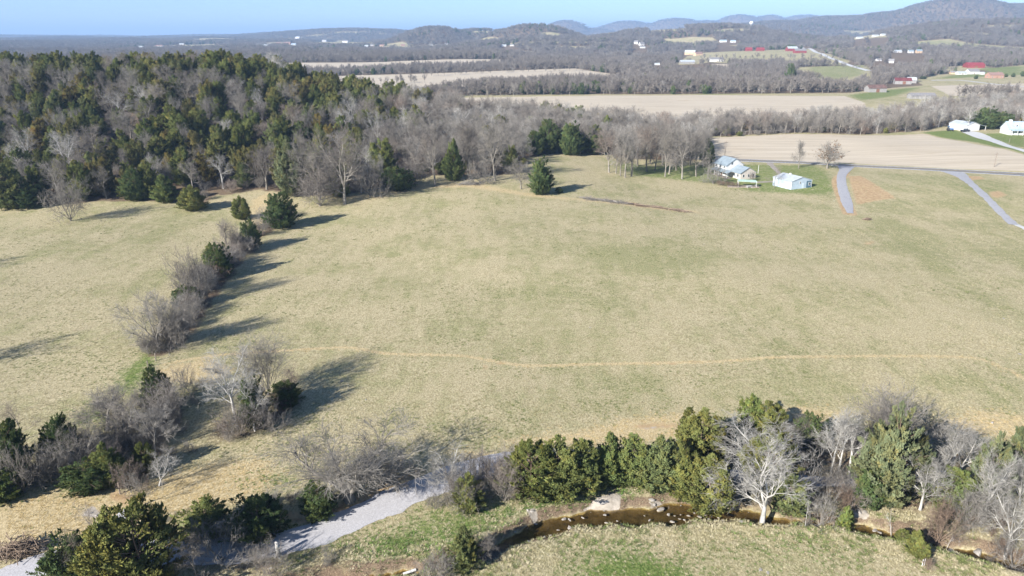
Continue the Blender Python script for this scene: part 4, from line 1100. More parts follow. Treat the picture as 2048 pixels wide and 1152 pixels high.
def door(par, x, y, w, h, face, mat, name='door'):
    m = MB(); s_ = 1 if face[1] == '+' else -1
    if face[0] == 'x': xs = sorted((x-s_*.02, x+s_*.05)); m.box(xs[0], xs[1], y-w/2, y+w/2, 0.02, h)
    else: ys = sorted((y-s_*.02, y+s_*.05)); m.box(x-w/2, x+w/2, ys[0], ys[1], 0.02, h)
    return m.build(name, mat, par)

def gable_house(u, v, yaw, L, W, ev, rd, wall, roof, label, name='farmhouse', cat='house', nwin=3, chimney=False, group=None, big_door=None, two=False, gx=0.0, gyo=0.0):
    q = P(u, v); x, y = q[0]+gx, q[1]+gyo
    zb = min(float(ground_z(x+a, y+b)) for a in (-W/2, 0, W/2) for b in (-W/2, 0, W/2))
    SITES.append((x, y, max(L, W)))
    o = empty(name, (x, y, zb - 0.05), yaw, label, cat, group)
    MB().gable(-L/2, L/2, -W/2, W/2, -0.6, ev, rd).build('wall', wall, o)
    r = MB().roof(-L/2, L/2, -W/2, W/2, ev, rd, .16, .4, .4).build('roof', roof, o)
    if chimney: MB().box(L*.2, L*.2+.8, -.4, .4, rd-.6, rd+1.0).build('chimney', M_BRICK, r)
    n = max(1, nwin)
    if nwin:
        for k in range(n):
            xx = -L/2 + L*(k+.5)/n
            if k == n//2 and big_door is None: door(o, xx, -W/2, 1.0, 2.1, 'y-', M_DOORC)
            else: window(o, xx, -W/2, .95, 1.0, 1.3, 'y-')
            if two: window(o, xx, -W/2, 3.6, 1.0, 1.2, 'y-')
        for sx in (-1, 1): window(o, sx*L/2, 0, 1.0 if not two else 3.4, 1.0, 1.2, 'x+' if sx > 0 else 'x-')
    if big_door: door(o, big_door[0], -W/2, big_door[1], big_door[2], 'y-', big_door[3], 'barn_door')
    return o

# white house with blue-grey metal roofs: the ridge points at the viewer, a little to the right
q = P(1468, 352)
hz = float(ground_z(q[0], q[1]))
hs = empty('farmhouse', (q[0], q[1], hz), R(-70), 'white two-storey farmhouse with blue-grey metal roofs right of the grove', 'house'); hs.scale = (.86, .86, .80)
SITES.append((q[0], q[1], 14))
MB().gable(-9, 0, -4.5, 4.5, -.5, 5.3, 8.3).build('main_wall', M_WHITE, hs)
MB().roof(-9, 0, -4.5, 4.5, 5.3, 8.3, .18, .35, .5).build('main_roof', M_BLUEROOF, hs)
MB().gable(0.03, 8, -2.6, 5.4, -.5, 2.9, 5.3).build('wing_wall', M_STONE, hs)
MB().roof(0.5, 8, -2.6, 5.4, 2.9, 5.3, .18, .35, .5).build('wing_roof', M_BLUEROOF, hs)
pr = MB().poly([(-8.4,-4.52,3.3),(4.6,-4.52,3.3),(4.6,-7.2,2.5),(-8.4,-7.2,2.5),(-8.4,-4.52,3.44),(4.6,-4.52,3.44),(4.6,-7.2,2.64),(-8.4,-7.2,2.64)], [[0,1,2,3],[7,6,5,4],[0,4,5,1],[1,5,6,2],[2,6,7,3],[3,7,4,0]]).build('porch_roof', M_BLUEROOF, hs)
for k in range(5): MB().box(-8.2+k*3.1, -8.05+k*3.1, -7.1, -6.95, 0, 2.52).build('porch_post', M_TRIM, hs)
MB().box(-8.4, 4.6, -7.2, -4.53, -.4, .25).build('porch_floor', M_WOOD, hs)
for k in range(3): window(hs, -7.6+k*3.0, -4.5, 3.75, 1.0, 1.2, 'y-')
for k in range(3): window(hs, -7.6+k*3.0, -4.5, .9, 1.0, 1.4, 'y-')
door(hs, -3.2, -4.5, 1.0, 2.1, 'y-', M_DOORC)
for yy in (-1.0, 1.6, 4.2): window(hs, 8, yy, .95, .9, 1.2, 'x+')
window(hs, 3.6, -2.6, .9, 1.1, 1.3, 'y-'); window(hs, 6.2, -2.6, .9, 1.1, 1.3, 'y-')
window(hs, 0, -1.6, 5.6, .9, 1.1, 'x+')
# terrace in front of the house
q2 = P(1489, 374)
tr_ = empty('terrace', (q2[0], q2[1], float(ground_z(*q2[:2]))), R(-8), 'low terrace with pale green awning in front of the farmhouse', 'terrace')
MB().box(-6, 5, -1.6, 1.6, -.2, .35).build('deck', M_WOOD, tr_)
MB().poly([(-2.5,-1.2,2.2),(4,-1.2,2.0),(4,1.3,2.3),(-2.5,1.3,2.5),(-2.5,-1.2,2.3),(4,-1.2,2.1),(4,1.3,2.4),(-2.5,1.3,2.6)], [[3,2,1,0],[4,5,6,7],[0,1,5,4],[1,2,6,5],[2,3,7,6],[3,0,4,7]]).build('awning', M_TEAL, tr_)
for (a, b) in ((-2.4,-1.1),(3.9,-1.1),(-2.4,1.2),(3.9,1.2)): MB().box(a-.06, a+.06, b-.06, b+.06, .3, 2.3).build('post', M_TRIM, tr_)
for k, uu in enumerate((1437, 1446, 1455, 1464, 1474)):
    at(RSHRUB, uu, 371+k*.9, 360+k*.9, 16, 'dark reddish shrub in the hedge before the farmhouse porch', 'hedge_shrub', 'hedge shrubs before the farmhouse', cat='shrub')
tb = P(1498, 376); o = empty('garden_table', (tb[0], tb[1], float(ground_z(*tb[:2]))), .3, 'white garden table on the lawn right of the terrace', 'table')
MB().box(-1.0, 1.0, -.5, .5, .70, .76).build('table_top', M_TRIM, o)
for a in (-.9, .9):
    for b in (-.4, .4): MB().box(a-.04, a+.04, b-.04, b+.04, 0, .7).build('leg', M_TRIM, o)
# metal shed
q = P(1584, 373)
sh = empty('metal_shed', (q[0], q[1], float(ground_z(*q[:2]))), R(-62), 'pale blue metal shed with white roof right of the farmhouse', 'shed'); sh.scale = (.86, .86, .9); sh.rotation_euler[2] = R(-68)
SITES.append((q[0], q[1], 14))
MB().gable(-6, 5, -5.0, 5.4, -.5, 3.1, 4.5).build('wall', M_LBLUE, sh)
MB().roof(-6, 5, -5.0, 5.4, 3.1, 4.5, .14, .25, .3).build('roof', M_WROOF, sh)
MB().box(4.95, 5.06, 2.7, 5.35, 0, 2.9).build('door_panel', M_DBLUE, sh)
window(sh, 5.06, 4.2, 1.2, .8, 1.0, 'x+'); window(sh, 5, -.6, 1.9, .45, .9, 'x+')
door(sh, 5, .9, .95, 2.1, 'x+', M_LBLUE_Y)
for yy in (-5.0, 5.4): MB().box(4.94, 5.08, yy-.09, yy+.09, 0, 3.1).build('corner_trim', M_TRIM, sh)
MB().box(-2.5, -1.9, .1, .7, 4.3, 5.0).build('vent', M_TRIM, sh)
# white garage at the right
q = P(1935, 260)
ga = empty('garage', (q[0], q[1], float(ground_z(*q[:2]))), R(-72), 'white metal garage with open carport side at the end of the concrete drive', 'garage')
SITES.append((q[0], q[1], 15))
MB().gable(-8, 4, -5.5, 4.0, -.5, 3.2, 4.8).build('wall', M_WHITE, ga)
MB().roof(-8, 4, -5.5, 4.0, 3.2, 4.8, .14, .3, .3).build('roof', M_WROOF, ga)
door(ga, 4, 0.8, 4.2, 2.6, 'x+', M_TRIM, 'garage_door')
MB().poly([(-8,4.4,3.0),(4,4.4,3.0),(4,9.0,2.4),(-8,9.0,2.4),(-8,4.4,3.12),(4,4.4,3.12),(4,9.0,2.52),(-8,9.0,2.52)], [[0,1,2,3],[7,6,5,4],[0,4,5,1],[1,5,6,2],[2,6,7,3],[3,7,4,0]]).build('carport_roof', M_WROOF, ga)
for xx in (-7.8, -2, 3.8): MB().box(xx-.1, xx+.1, 8.7, 8.9, -.3, 2.45).build('post', M_TRIM, ga)
# house with two dormers, cut by the right edge
q = P(2042, 268)
dh = empty('dormer_house', (q[0], q[1], float(ground_z(*q[:2]))), R(-6), 'white house with light blue roof and two dormers at the right edge', 'house')
SITES.append((q[0], q[1], 18))
MB().gable(-9, 9, -4.5, 4.5, -.5, 3.0, 6.6).build('wall', M_WHITE, dh)
r = MB().roof(-9, 9, -4.5, 4.5, 3.0, 6.6, .18, .3, .4).build('roof', M_SKYROOF, dh)
MB().box(-7.4, -6.2, -.6, .6, 5.8, 7.7).build('chimney', M_TRIM, r)
for k in range(3):
    xd = -4.6 + k*4.2
    d_ = MB().poly([(xd-.8,-3.0,4.0),(xd+.8,-3.0,4.0),(xd+.8,-3.0,5.4),(xd,-3.0,6.1),(xd-.8,-3.0,5.4),(xd-.8,-.6,5.4),(xd+.8,-.6,5.4),(xd,-.2,6.1)], [[0,1,2,3,4],[4,3,7,5],[2,6,7,3],[0,4,5],[1,6,2]]).build('dormer', M_WHITE, dh)
    window(d_, xd, -3.0, 4.35, .8, .95, 'y-')
MB().poly([(-8.5,-4.52,3.0),(8.5,-4.52,3.0),(8.5,-7.0,2.4),(-8.5,-7.0,2.4),(-8.5,-4.52,3.12),(8.5,-4.52,3.12),(8.5,-7.0,2.52),(-8.5,-7.0,2.52)], [[0,1,2,3],[7,6,5,4],[0,4,5,1],[1,5,6,2],[2,6,7,3],[3,7,4,0]]).build('porch_roof', M_SKYROOF, dh)
for k in range(7): MB().box(-8.4+k*2.77, -8.2+k*2.77, -6.95, -6.75, 0, 2.45).build('porch_post', M_TRIM, dh)
for k in range(5): window(dh, -7+k*3.4, -4.5, .9, 1.2, 1.4, 'y-')

# far farm buildings: (u, v, yaw, length, width, eave, ridge) sized from the photo
def far(u, v, wpx, hpx, yaw, wall, roof, label, name='farmhouse', cat='house', nwin=3, asp=.6, **kw):
    q = P(u, v); s_ = (q[1]*CP + (CAM_H-q[2])*SP)/F_PX
    L = wpx*s_; hh_ = hpx*s_
    return gable_house(u, v, R(yaw), L, max(4.0, L*asp), hh_*.58, hh_, wall, roof, label, name, cat, nwin, **kw)
far(1750,184,36,14,4,M_BARNW,M_RUST,'grey plank barn with rusty brown roof beyond the tree belt','barn','barn',0,.55,big_door=(0,3.2,3.2,M_DOORC))
far(1804,168,30,12,-14,M_BARNW,M_MAROON,'pale barn with maroon roof below the far woods','barn','barn',0,.6,big_door=(1,3.2,3.2,M_DOORC))
far(1822,166,16,11,-14,M_BARNW,M_WROOF,'small white-roofed barn joined on behind the maroon one','barn','barn',0,.8)
far(1842,197,50,11,3,M_BARNW,M_GREY,'long low grey barn half hidden by the tree belt','barn','barn',0,.35)
far(1947,135,32,10,-6,M_RED,M_REDROOF,'bright red roofed barn on the farm at the right','barn','barn',0,.7,big_door=(0,4,3,M_DOORC))
far(1944,148,22,10,6,M_WHITE,M_GREY,'white farmhouse just below the red-roofed barn',two=True)
far(1922,149,18,6,2,M_WHITE,M_WROOF,'low white trailer left of the white farmhouse below the red barn','trailer','trailer')
far(1906,148,12,6,-8,M_TANW,M_GREY,'small tan shed at the left end of the red barn farm','shed','shed',0)
far(1964,149,7,5,0,M_WHITE,M_WROOF,'tiny white shed right of the farmhouse below the red barn','shed','shed',0)
far(1988,156,28,11,3,M_BRICK,M_PINKROOF,'brick house with pinkish brown roof near the right edge',chimney=True)
far(1583,102,20,9,4,M_RED,M_WROOF,'red barn with broad white roof by the climbing road','barn','barn',0,.7)
far(1599,106,23,8,4,M_RED,M_GREY,'long red barn with grey roof in front of the white-roofed one','barn','barn',0,.5,big_door=(0,4,3,M_DOORC))
far(1497,102,12,7,0,M_RED,M_REDROOF,'left of two small red pole barns before the dark wood','barn','barn',0,.8)
far(1520,102,14,7,0,M_RED,M_REDROOF,'right of two small red pole barns before the dark wood','barn','barn',0,.8)
far(1380,109,20,9,-20,M_TANW,M_WROOF,'tan house with white roof at the wood edge in the middle distance',chimney=True)
far(1396,111,16,7,20,M_TANW,M_PINKROOF,'tan annex house right below the white-roofed one')
far(1374,127,28,7,2,M_BARNW,M_WROOF,'open grey shed with pale roof left of the white field house','shed','shed',0,.5)
far(1432,123,26,8,3,M_WHITE,M_GREY,'white field house with dark roof above the hedge line')
far(1314,130,10,4,0,M_WHITE,M_WROOF,'tiny white shed among the woods left of the open shed','shed','shed',0)
far(1821,106,10,6,0,M_WHITE,M_BLUEROOF,'blue-roofed far house left of the brown one'); far(1837,106,11,7,0,M_TANW,M_BLUEROOF,'blue-roofed far house with tan wall in the right woods')
far(1795,105,14,5,5,M_WHITE,M_WROOF,'pale far house left of the blue-roofed pair'); far(1782,126,10,8,-30,M_WHITE,M_GREY,'white gabled house in the woods below the blue roofs'); far(1757,122,10,5,10,M_WHITE,M_GREY,'small white house among trees by the far road end')
far(1719,77,12,4,0,M_WHITE,M_WROOF,'long white far building on the slope, leftmost of three','farm_building','building',0); far(1751,73,12,4,4,M_WHITE,M_WROOF,'white far building on the slope, middle of three','farm_building','building',0); far(1766,71,9,4,8,M_WHITE,M_WROOF,'white far building on the slope, rightmost of three','farm_building','building',0)
far(1446,84,13,5,0,M_WHITE,M_SKYROOF,'bluish far house left on the grassy rise'); far(1466,85,10,5,0,M_WHITE,M_SKYROOF,'bluish far house right on the grassy rise')
far(1272,88,8,7,-20,M_WHITE,M_GREY,'white gabled house on the rise, left of its pair'); far(1283,91,10,7,25,M_WHITE,M_GREY,'white gabled house on the rise, right of its pair'); far(1285,96,10,3,0,M_WHITE,M_WROOF,'long white shed below the pair on the rise','shed','shed',0)
for (u, v, w, h, wl, rf, lab) in [(517,91,8,4,M_WHITE,M_GREY,'leftmost white house of the far village row'),(530,93,9,4,M_WHITE,M_WROOF,'second white house of the far village row'),(539,90,6,4,M_WHITE,M_GREY,'small white house third in the far village row'),(557,90,10,5,M_TANW,M_PINKROOF,'pinkish house fourth in the far village row'),(575,89,14,5,M_BRICK,M_PINKROOF,'long brick house fifth in the far village row'),(588,92,10,5,M_WHITE,M_SKYROOF,'blue-roofed house at the right end of the far village row'),
    (596,77,9,4,M_WHITE,M_WROOF,'white building high above the far village row'),(649,83,9,4,M_WHITE,M_GREY,'white house left on the pale hillside pasture'),(691,85,11,5,M_WHITE,M_GREY,'white house right on the pale hillside pasture'),(733,94,7,4,M_WHITE,M_WROOF,'small white house at the foot of the pale hillside'),(744,92,6,4,M_WHITE,M_GREY,'tiny white house right of the one at the hillside foot'),(764,93,9,4,M_TANW,M_PINKROOF,'tan house at the right end of the hillside foot'),
    (806,92,8,4,M_BRICK,M_PINKROOF,'brick house below the dark wooded hill, left'),(862,91,8,4,M_WHITE,M_GREY,'white house below the dark wooded hill, middle'),(893,90,7,4,M_WHITE,M_GREY,'white house below the dark wooded hill, right'),(1008,93,9,4,M_WHITE,M_WROOF,'white house in the woods left of centre skyline'),(1024,92,8,4,M_WHITE,M_GREY,'white house beside the one left of centre skyline'),
    (283,96,8,4,M_WHITE,M_WROOF,'leftmost pale far building above the cedar hill'),(320,94,16,4,M_WHITE,M_PINKROOF,'long pale far building above the cedar hill'),(344,94,8,4,M_WHITE,M_GREY,'pale far house third above the cedar hill'),(364,92,9,5,M_TANW,M_WROOF,'tan far house fourth above the cedar hill'),(392,104,9,4,M_WHITE,M_GREY,'white house close above the cedar hilltop, left'),(410,105,10,4,M_WHITE,M_WROOF,'white house close above the cedar hilltop, right')]:
    far(u, v, w, h, rnd.uniform(-15, 15), wl, rf, lab, group='far village houses')

# ---- poles, masts and the water tower
def pole(u, v, vt, r, mat, label, arm=True, name='utility_pole', cat='pole'):
    q = P(u, v); h = z_at(u, vt, q[1]) - q[2]
    o = empty(name, (q[0], q[1], float(ground_z(*q[:2]))), .35, label, cat)
    MB().tube([(0,0,-.4),(0,0,h)], [r, r*.75], 8).build('shaft', mat, o)
    if arm: MB().box(-1.1, 1.1, -.06, .06, h-.7, h-.55).build('crossarm', mat, o)
    return o
pole(1988,334,305,.16,M_WOOD,'wooden utility pole beside the asphalt road at the right')
pole(1449,316,282,.15,M_WOOD,'wooden utility pole at the left end of the asphalt road')
pole(1516,347,330,.09,M_TRIM,'thin white pole on the lawn between farmhouse and road',False,'flag_pole')
pole(2018,287,276,.10,M_WOOD,'short pole on the lawn before the dormer house',False,'yard_pole')
pole(1712,127,113,.25,M_WOOD,'pale pole beside the far climbing road'); pole(1748,131,119,.25,M_WOOD,'pale pole left of the far white houses')
q = P(1502, 55); D = q[1]
wt = empty('water_tower', (q[0], q[1], q[2]), 0, 'white water tower on the far ridge', 'water tower')
s_ = D*1.05/F_PX; hh_ = 11*s_; tw = 3.6*s_
MB().tube([(0,0,-2),(0,0,hh_*.5)], [tw*.5, tw*.5], 14).build('column', M_TRIM, wt)
MB().tube([(0,0,hh_*.45),(0,0,hh_*.55),(0,0,hh_*.85),(0,0,hh_*.96),(0,0,hh_)], [tw*.55, tw, tw, tw*.6, tw*.1], 18).build('tank', M_TRIM, wt, smooth=True)
pole(1163,60,36,.9,M_WOOD,'thin radio mast on the distant skyline',False,'radio_mast','mast')

# ---- vehicles by the garage
q = P(1930, 264); ca = empty('pickup_truck', (q[0], q[1], float(ground_z(*q[:2]))+.14), R(20), 'dark pickup truck parked by the white garage', 'truck')
MB().poly([(-2.7,-.95,.45),(2.7,-.95,.45),(2.7,.95,.45),(-2.7,.95,.45),(-2.7,-.95,1.15),(2.6,-.95,1.1),(2.6,.95,1.1),(-2.7,.95,1.15)], [[3,2,1,0],[4,5,6,7],[0,1,5,4],[1,2,6,5],[2,3,7,6],[3,0,4,7]]).build('body', M_CARD, ca)
MB().poly([(-.6,-.85,1.1),(1.5,-.85,1.1),(1.5,.85,1.1),(-.6,.85,1.1),(-.4,-.7,1.85),(.8,-.7,1.85),(.8,.7,1.85),(-.4,.7,1.85)], [[3,2,1,0],[4,5,6,7],[0,1,5,4],[1,2,6,5],[2,3,7,6],[3,0,4,7]]).build('cab', M_GLASS, ca)
for a in (-1.7, 1.7):
    for b in (-.9, .9): MB().tube([(a,b-.12,.38),(a,b+.12,.38)], .38, 12).build('wheel', M_TYRE, ca)
q = P(1899, 262); ca = empty('tractor', (q[0], q[1], float(ground_z(*q[:2]))+.12), R(-25), 'blue tractor parked left of the white garage', 'tractor')
MB().box(-.3, 1.9, -.38, .38, .7, 1.5).build('hood', M_TRBLUE, ca)
MB().box(-1.3, -.3, -.7, .7, .8, 2.5).build('cab', M_GLASS, ca)
MB().box(-1.4, -.2, -.8, .8, 2.5, 2.65).build('cab_roof', M_TRBLUE, ca)
for b in (-.9, .9):
    MB().tube([(-.8,b-.2,.75),(-.8,b+.2,.75)], .8, 14).build('rear_wheel', M_TYRE, ca); MB().tube([(1.5,b-.13,.42),(1.5,b+.13,.42)], .45, 12).build('front_wheel', M_TYRE, ca)

# ------------------------------------------------------------------ rocks, brush piles and small things
M_ROCK = gravel_mat('limestone', (0.24, 0.22, 0.20), (0.42, 0.39, 0.35), 2.5)
M_ROCKW = gravel_mat('white_limestone', (0.36, 0.33, 0.30), (0.52, 0.49, 0.45), 2.5)
M_STICK = bark('dead_sticks', [(0.0, (0.20, 0.145, 0.105)), (1.0, (0.28, 0.22, 0.17))])
def rock_mesh(nm, seed, flat, mat):
    import bmesh
    bm = bmesh.new(); bmesh.ops.create_icosphere(bm, subdivisions=2, radius=1.0); g = random.Random(seed)
    k = [(Vector((g.gauss(0,1), g.gauss(0,1), g.gauss(0,1))).normalized(), g.uniform(.38,.8)) for _ in range(12)]
    for vv in bm.verts:
        for (d, c) in k:
            e = vv.co.dot(d)
            if e > c: vv.co -= d*(e-c)
        vv.co *= 1 + g.gauss(0, .03); vv.co.z *= flat
    me = bpy.data.meshes.new(nm); bm.to_mesh(me); bm.free(); me.materials.append(mat); return me
ROCKS = [rock_mesh('rock', i, (.22,.32,.45)[i % 3], M_ROCK) for i in range(6)]
ROCKSW = [rock_mesh('white_rock', 20+i, (.4,.55,.7)[i % 3], M_ROCKW) for i in range(3)]
def rock_at(u, v, wpx, label, group=None, mats=ROCKS, zoff=0.0, name='rock', asp=None):
    q = P(u, v); s_ = (q[1]*CP + (CAM_H-q[2])*SP)/F_PX; r = wpx*s_/2
    o = link(name, rnd.choice(mats), None, (q[0], q[1], float(ground_z(*q[:2])) + zoff), rnd.uniform(0, 6.28))
    a = asp or rnd.uniform(.6, .9); o.scale = (r, r*a, r*rnd.uniform(.7, 1))
    return tag(o, label, 'rock', group)
W_ = lambda u, v: max(0.0, WATER_DROP - (float(h0(*P(u, v)[:2])) - float(ground_z(*P(u, v)[:2]))))
cr = random.Random(3)
G_CR = 'pale rocks along the creek'
def creek_rock(u, v, w, lab='pale limestone rock in the shallow creek or at its edge'):
    q = P(u, v); zg = float(ground_z(*q[:2])); zw = float(h0(*q[:2])) - WATER_DROP
    s_ = (q[1]*CP + 50*SP)/F_PX
    o = rock_at(u, v, w, lab, G_CR)
    o.location.z = max(zg, zw - .02) + .02
    return o
for (u, v, w) in [(1167,1024,10),(1235,1030,7),(1213,1034,10),(1210,1018,10),(1141,1044,20),(1117,1048,8),(1090,1062,9),(1085,1068,7),(1102,1058,6),(1128,1026,14),(1140,1028,12),(1064,1024,12),(1072,1036,10),(1056,1022,9),(1062,1072,16),
    (1338,1018,12),(1322,1008,24),(1302,998,18),(1310,1001,14),(1378,1020,12),(1400,1022,14),(1412,1018,10),(1390,1015,8),(1360,1026,8),(1370,1028,8),(1384,1030,9),(1404,1030,16),(1420,1028,12),(1432,1030,14),(1443,1033,10),(1447,1040,9),(1300,1028,10),(1345,1032,14),(1470,1034,18),(1484,1044,20),(1480,1036,12),
    (1702,1028,14),(1716,1024,20),(1730,1026,14),(1752,1048,16),(1762,1053,12),(1862,1076,9),(1905,1090,26),(1912,1094,16),(1960,1094,34),(1822,1080,10),(1833,1078,7),(1788,1070,12),(1560,1048,16),(1580,1050,12),(1602,1052,10),(1350,1020,6),(1425,1022,6),(1362,1018,6),(1398,1012,7),(1438,1024,7),(1290,1020,6)]:
    creek_rock(u, v, w)
for _ in range(75):
    k = cr.randrange(int(len(CREEK)*.30), len(CREEK)-8); c0 = CREEK[k]; sg = cr.choice((-1, 1)); off = CREEK_W[k]*cr.uniform(.75, 1.25)
    x, y = c0 + nn[k]*sg*off
    zg = float(ground_z(x, y)); zw = float(cz_line[k])
    r = cr.uniform(.05, .24)*cr.random()**.6
    o = link('rock', cr.choice(ROCKS), None, (x, y, max(zg, zw) + r*.12), cr.uniform(0, 6.28)); o.scale = (r, r*cr.uniform(.6,1), r*.8)
    tag(o, 'pale limestone rock in the shallow creek or at its edge', 'rock', G_CR)
o = rock_at(1208,1002,64,'flat pale rock shelf at the creek below the slim cedar','',[rock_mesh('rock_shelf', 77, .07, M_ROCKW)],.03,'rock_shelf',.42); o.rotation_euler[2] = .35
for (u, v, w, lab) in [(182,1026,13,'upright grey boulder on the straw ground by the gravel track'),(193,1031,10,'dark grey boulder right of the upright one on the straw'),(108,950,16,'pale rock at the shaded straw edge near the forked tree'),(683,762,13,'grey boulder in the pasture right of the long tree shadow'),(731,799,9,'low pale rock in the lower pasture'),(1180,655,7,'small grey rock in the middle of the pasture'),(1985,846,12,'dark flat rock in the dry grass at the right'),(1600,831,7,'small white rock at the pasture edge near the bronze cedar'),(1408,488,5,'tiny pale rock in the upper pasture'),(1130,968,12,'small pale rock in the tall grass left of the rock shelf'),(1522,1140,14,'pale rock in the near meadow, left of two'),(1536,1146,12,'pale rock in the near meadow, right of two'),(1340,966,10,'rock on the green bank under the cedars'),(2008,637,9,'bluish stone in the right pasture'),(2040,708,12,'grey stone patch at the right edge of the pasture')]:
    rock_at(u, v, w, lab)
for (u, v, w, lab) in [(640,1044,14,'white boulder left in the heap at the gravel road edge'),(652,1040,14,'white boulder middle in the heap at the gravel road edge'),(664,1038,18,'largest white boulder right in the heap at the gravel road edge'),(1668,402,4,'tiny white stone in the far pasture by the drive'),(86,1100,22,'pale slab leaning on the root pile at the lower left'),(540,1138,12,'pale rock in the brush below the gravel road')]:
    rock_at(u, v, w, lab, None, ROCKSW)

def brush_pile(u, v, lw, ww, hh_, n, label, yaw=0.0, mat=M_STICK, seed=1, r=.03):
    g = random.Random(seed); q = P(u, v)
    o = empty('brush_pile', (q[0], q[1], float(ground_z(*q[:2]))), yaw, label, 'brush pile')
    S = []
    for _ in range(n):
        x = g.gauss(0, .42)*lw/2; y = g.gauss(0, .42)*ww/2
        z = abs(g.gauss(0, .5))*hh_*max(.1, 1-(x/(lw/2))**2*.6)
        a = g.uniform(0, 6.28); l = g.uniform(.5, 1.6)*hh_**.5; e = g.gauss(0, .35)
        d = Vector((math.cos(a)*math.cos(e), math.sin(a)*math.cos(e), math.sin(e)))*l/2
        c0 = Vector((x, y, max(.08, z))); rr = r*g.uniform(.5, 1.6)
        S.append((*(c0-d), *(c0+d), rr, rr*.5))
    v_, f_ = segs_mesh('b', S, 4, mat)
    link('sticks', mesh_np('brush_sticks', v_, f_, (mat,), True), o)['kind'] = 'stuff'
    lg = []
    for k in range(4):
        x = g.uniform(-.4, .4)*lw; a = g.uniform(-.6, .6); l = g.uniform(.8, 1.4)*ww
        MB().tube([(x-math.cos(a)*l/2, -math.sin(a)*l/2, .25), (x, 0, .45), (x+math.cos(a)*l/2, math.sin(a)*l/2, .35+.2*g.random())], [.14, .12, .07], 7).build('log', mat, o, smooth=True)
    return o
brush_pile(40, 1106, 5.5, 3.0, 1.5, 420, 'dark heap of torn roots and sticks at the lower left by the road', .3, seed=2, r=.04)
brush_pile(938, 369, 9, 4, 1.4, 500, 'grey brush pile at the wood front in the dry grass', .1, M_TWIG, 3)
for k, (u, v, l, lab) in enumerate([(1178,399,9,'left end of the long brush line in the pasture'),(1212,403,10,'brush heap second from the left in the long brush line'),(1240,406,8,'pale brush heap in the middle of the long brush line'),(1275,411,9,'thin brush heap right of the middle of the brush line'),(1310,415,8,'reddish brush heap near the right end of the brush line'),(1352,421,10,'low brush at the right end of the long brush line')]):
    brush_pile(u, v, l, 3.0, .8 if k < 3 else .5, 320, lab, -.75, M_TWIG if k in (0,1,2) else M_STICK, 10+k)
brush_pile(1735, 440, 2.0, 1.5, .6, 120, 'small reddish brush heap near the end of the short drive', 0, M_STICK, 20)
brush_pile(1455, 995, 5, 2, .8, 160, 'washed-up driftwood on the far creek bank left of the sycamore', -.5, M_SYCT, 21)
q0, q1 = P(806, 1138), P(831, 1130)
za = max(float(ground_z(*q0[:2])), float(ground_z(*q1[:2]))) + .25
o = MB().tube([(q0[0], q0[1], za), (q1[0], q1[1], za+.05)], .14, 12).build('white_pipe', M_TRIM); tag(o, 'white pipe lying across the creek at the bottom edge', 'pipe')
q0 = P(557, 1112); o = empty('tree_stump', (q0[0], q0[1], float(ground_z(*q0[:2]))), 0, 'pale broken stump standing at the lower edge of the gravel road', 'stump')
MB().tube([(0,0,-.2),(.03,0,.6),(-.05,.02,1.7)], [.28,.22,.17], 9).build('trunk', M_SYC, o, smooth=True)
for a in range(5):
    t_ = a*1.3; MB().tube([(0,0,.15),(math.cos(t_)*.7,math.sin(t_)*.7,-.05)], [.10,.03], 6).build('root', M_SYC, o, smooth=True)
# fence posts along the left field line
for k, (u, v, vt) in enumerate([(240,988,962),(262,1020,1000),(312,722,706),(296,735,722),(306,705,690),(662,1016,1000),(380,640,628),(420,582,571),(455,548,538),(498,505,496)]):
    q = P(u, v); h = max(.9, z_at(u, vt, q[1]) - q[2])
    o = MB().tube([(0,0,-.3),(.02,.02,min(h, 1.5))], [.09,.08], 7).build('fence_post', M_WOOD, None, (q[0], q[1], float(ground_z(*q[:2]))))
    tag(o, 'weathered fence post along the brushy field line', 'post', 'fence posts along the field line')
for k, (u, v) in enumerate([(1844,1132),(1848,1131)]):
    q = P(u, v); o = MB().tube([(0,0,-.3),(0,0,.8)], .035, 7).build('marker_post', M_TRIM, None, (q[0], q[1], float(ground_z(*q[:2])))); tag(o, ('left' if k == 0 else 'right') + ' of two thin white posts by the round brown bush', 'post')

# ---- sampled woods: the nearest ones are single trees, the rest masses
HX_, HY_ = np.array([h[0] for h in HAND]), np.array([h[1] for h in HAND]); HW_ = np.array([h[2] for h in HAND])
def sample(poly, dmin, n_try, seed, world=False):
    G = np.asarray(poly, float) if world else PL(poly)
    g = np.random.default_rng(seed)
    pts = np.stack([g.uniform(G[:,0].min(), G[:,0].max(), n_try), g.uniform(G[:,1].min(), G[:,1].max(), n_try)], 1)
    pts = pts[sd_poly(pts[:,0], pts[:,1], G) > 0.5]
    cell = {}; out = []
    for q in pts:
        k = (int(q[0]//dmin), int(q[1]//dmin)); ok = True
        for i in (-1,0,1):
            for j in (-1,0,1):
                for r in cell.get((k[0]+i, k[1]+j), ()):
                    if (r[0]-q[0])**2 + (r[1]-q[1])**2 < dmin*dmin: ok = False; break
        if ok and (len(HX_) == 0 or np.min(np.hypot(HX_-q[0], HY_-q[1]) - HW_*0.22) > 1.2):
            cell.setdefault(k, []).append(q); out.append(q)
    return np.array(out)
front = PL([(-260,440),(-100,425),(0,414),(110,408),(200,400),(330,398),(400,408),(440,390),(520,378),(600,390),(690,396),(760,380),(860,352),(1000,354),(1042,345),(1055,318),(1110,302),(1195,302)])
HILLWOOD = np.vstack([front, [[70, 420], [40, 470], [-60, 440], [-420, 440]]])
hill_pts = sample(HILLWOOD, 5.6, 9000, 5, True)
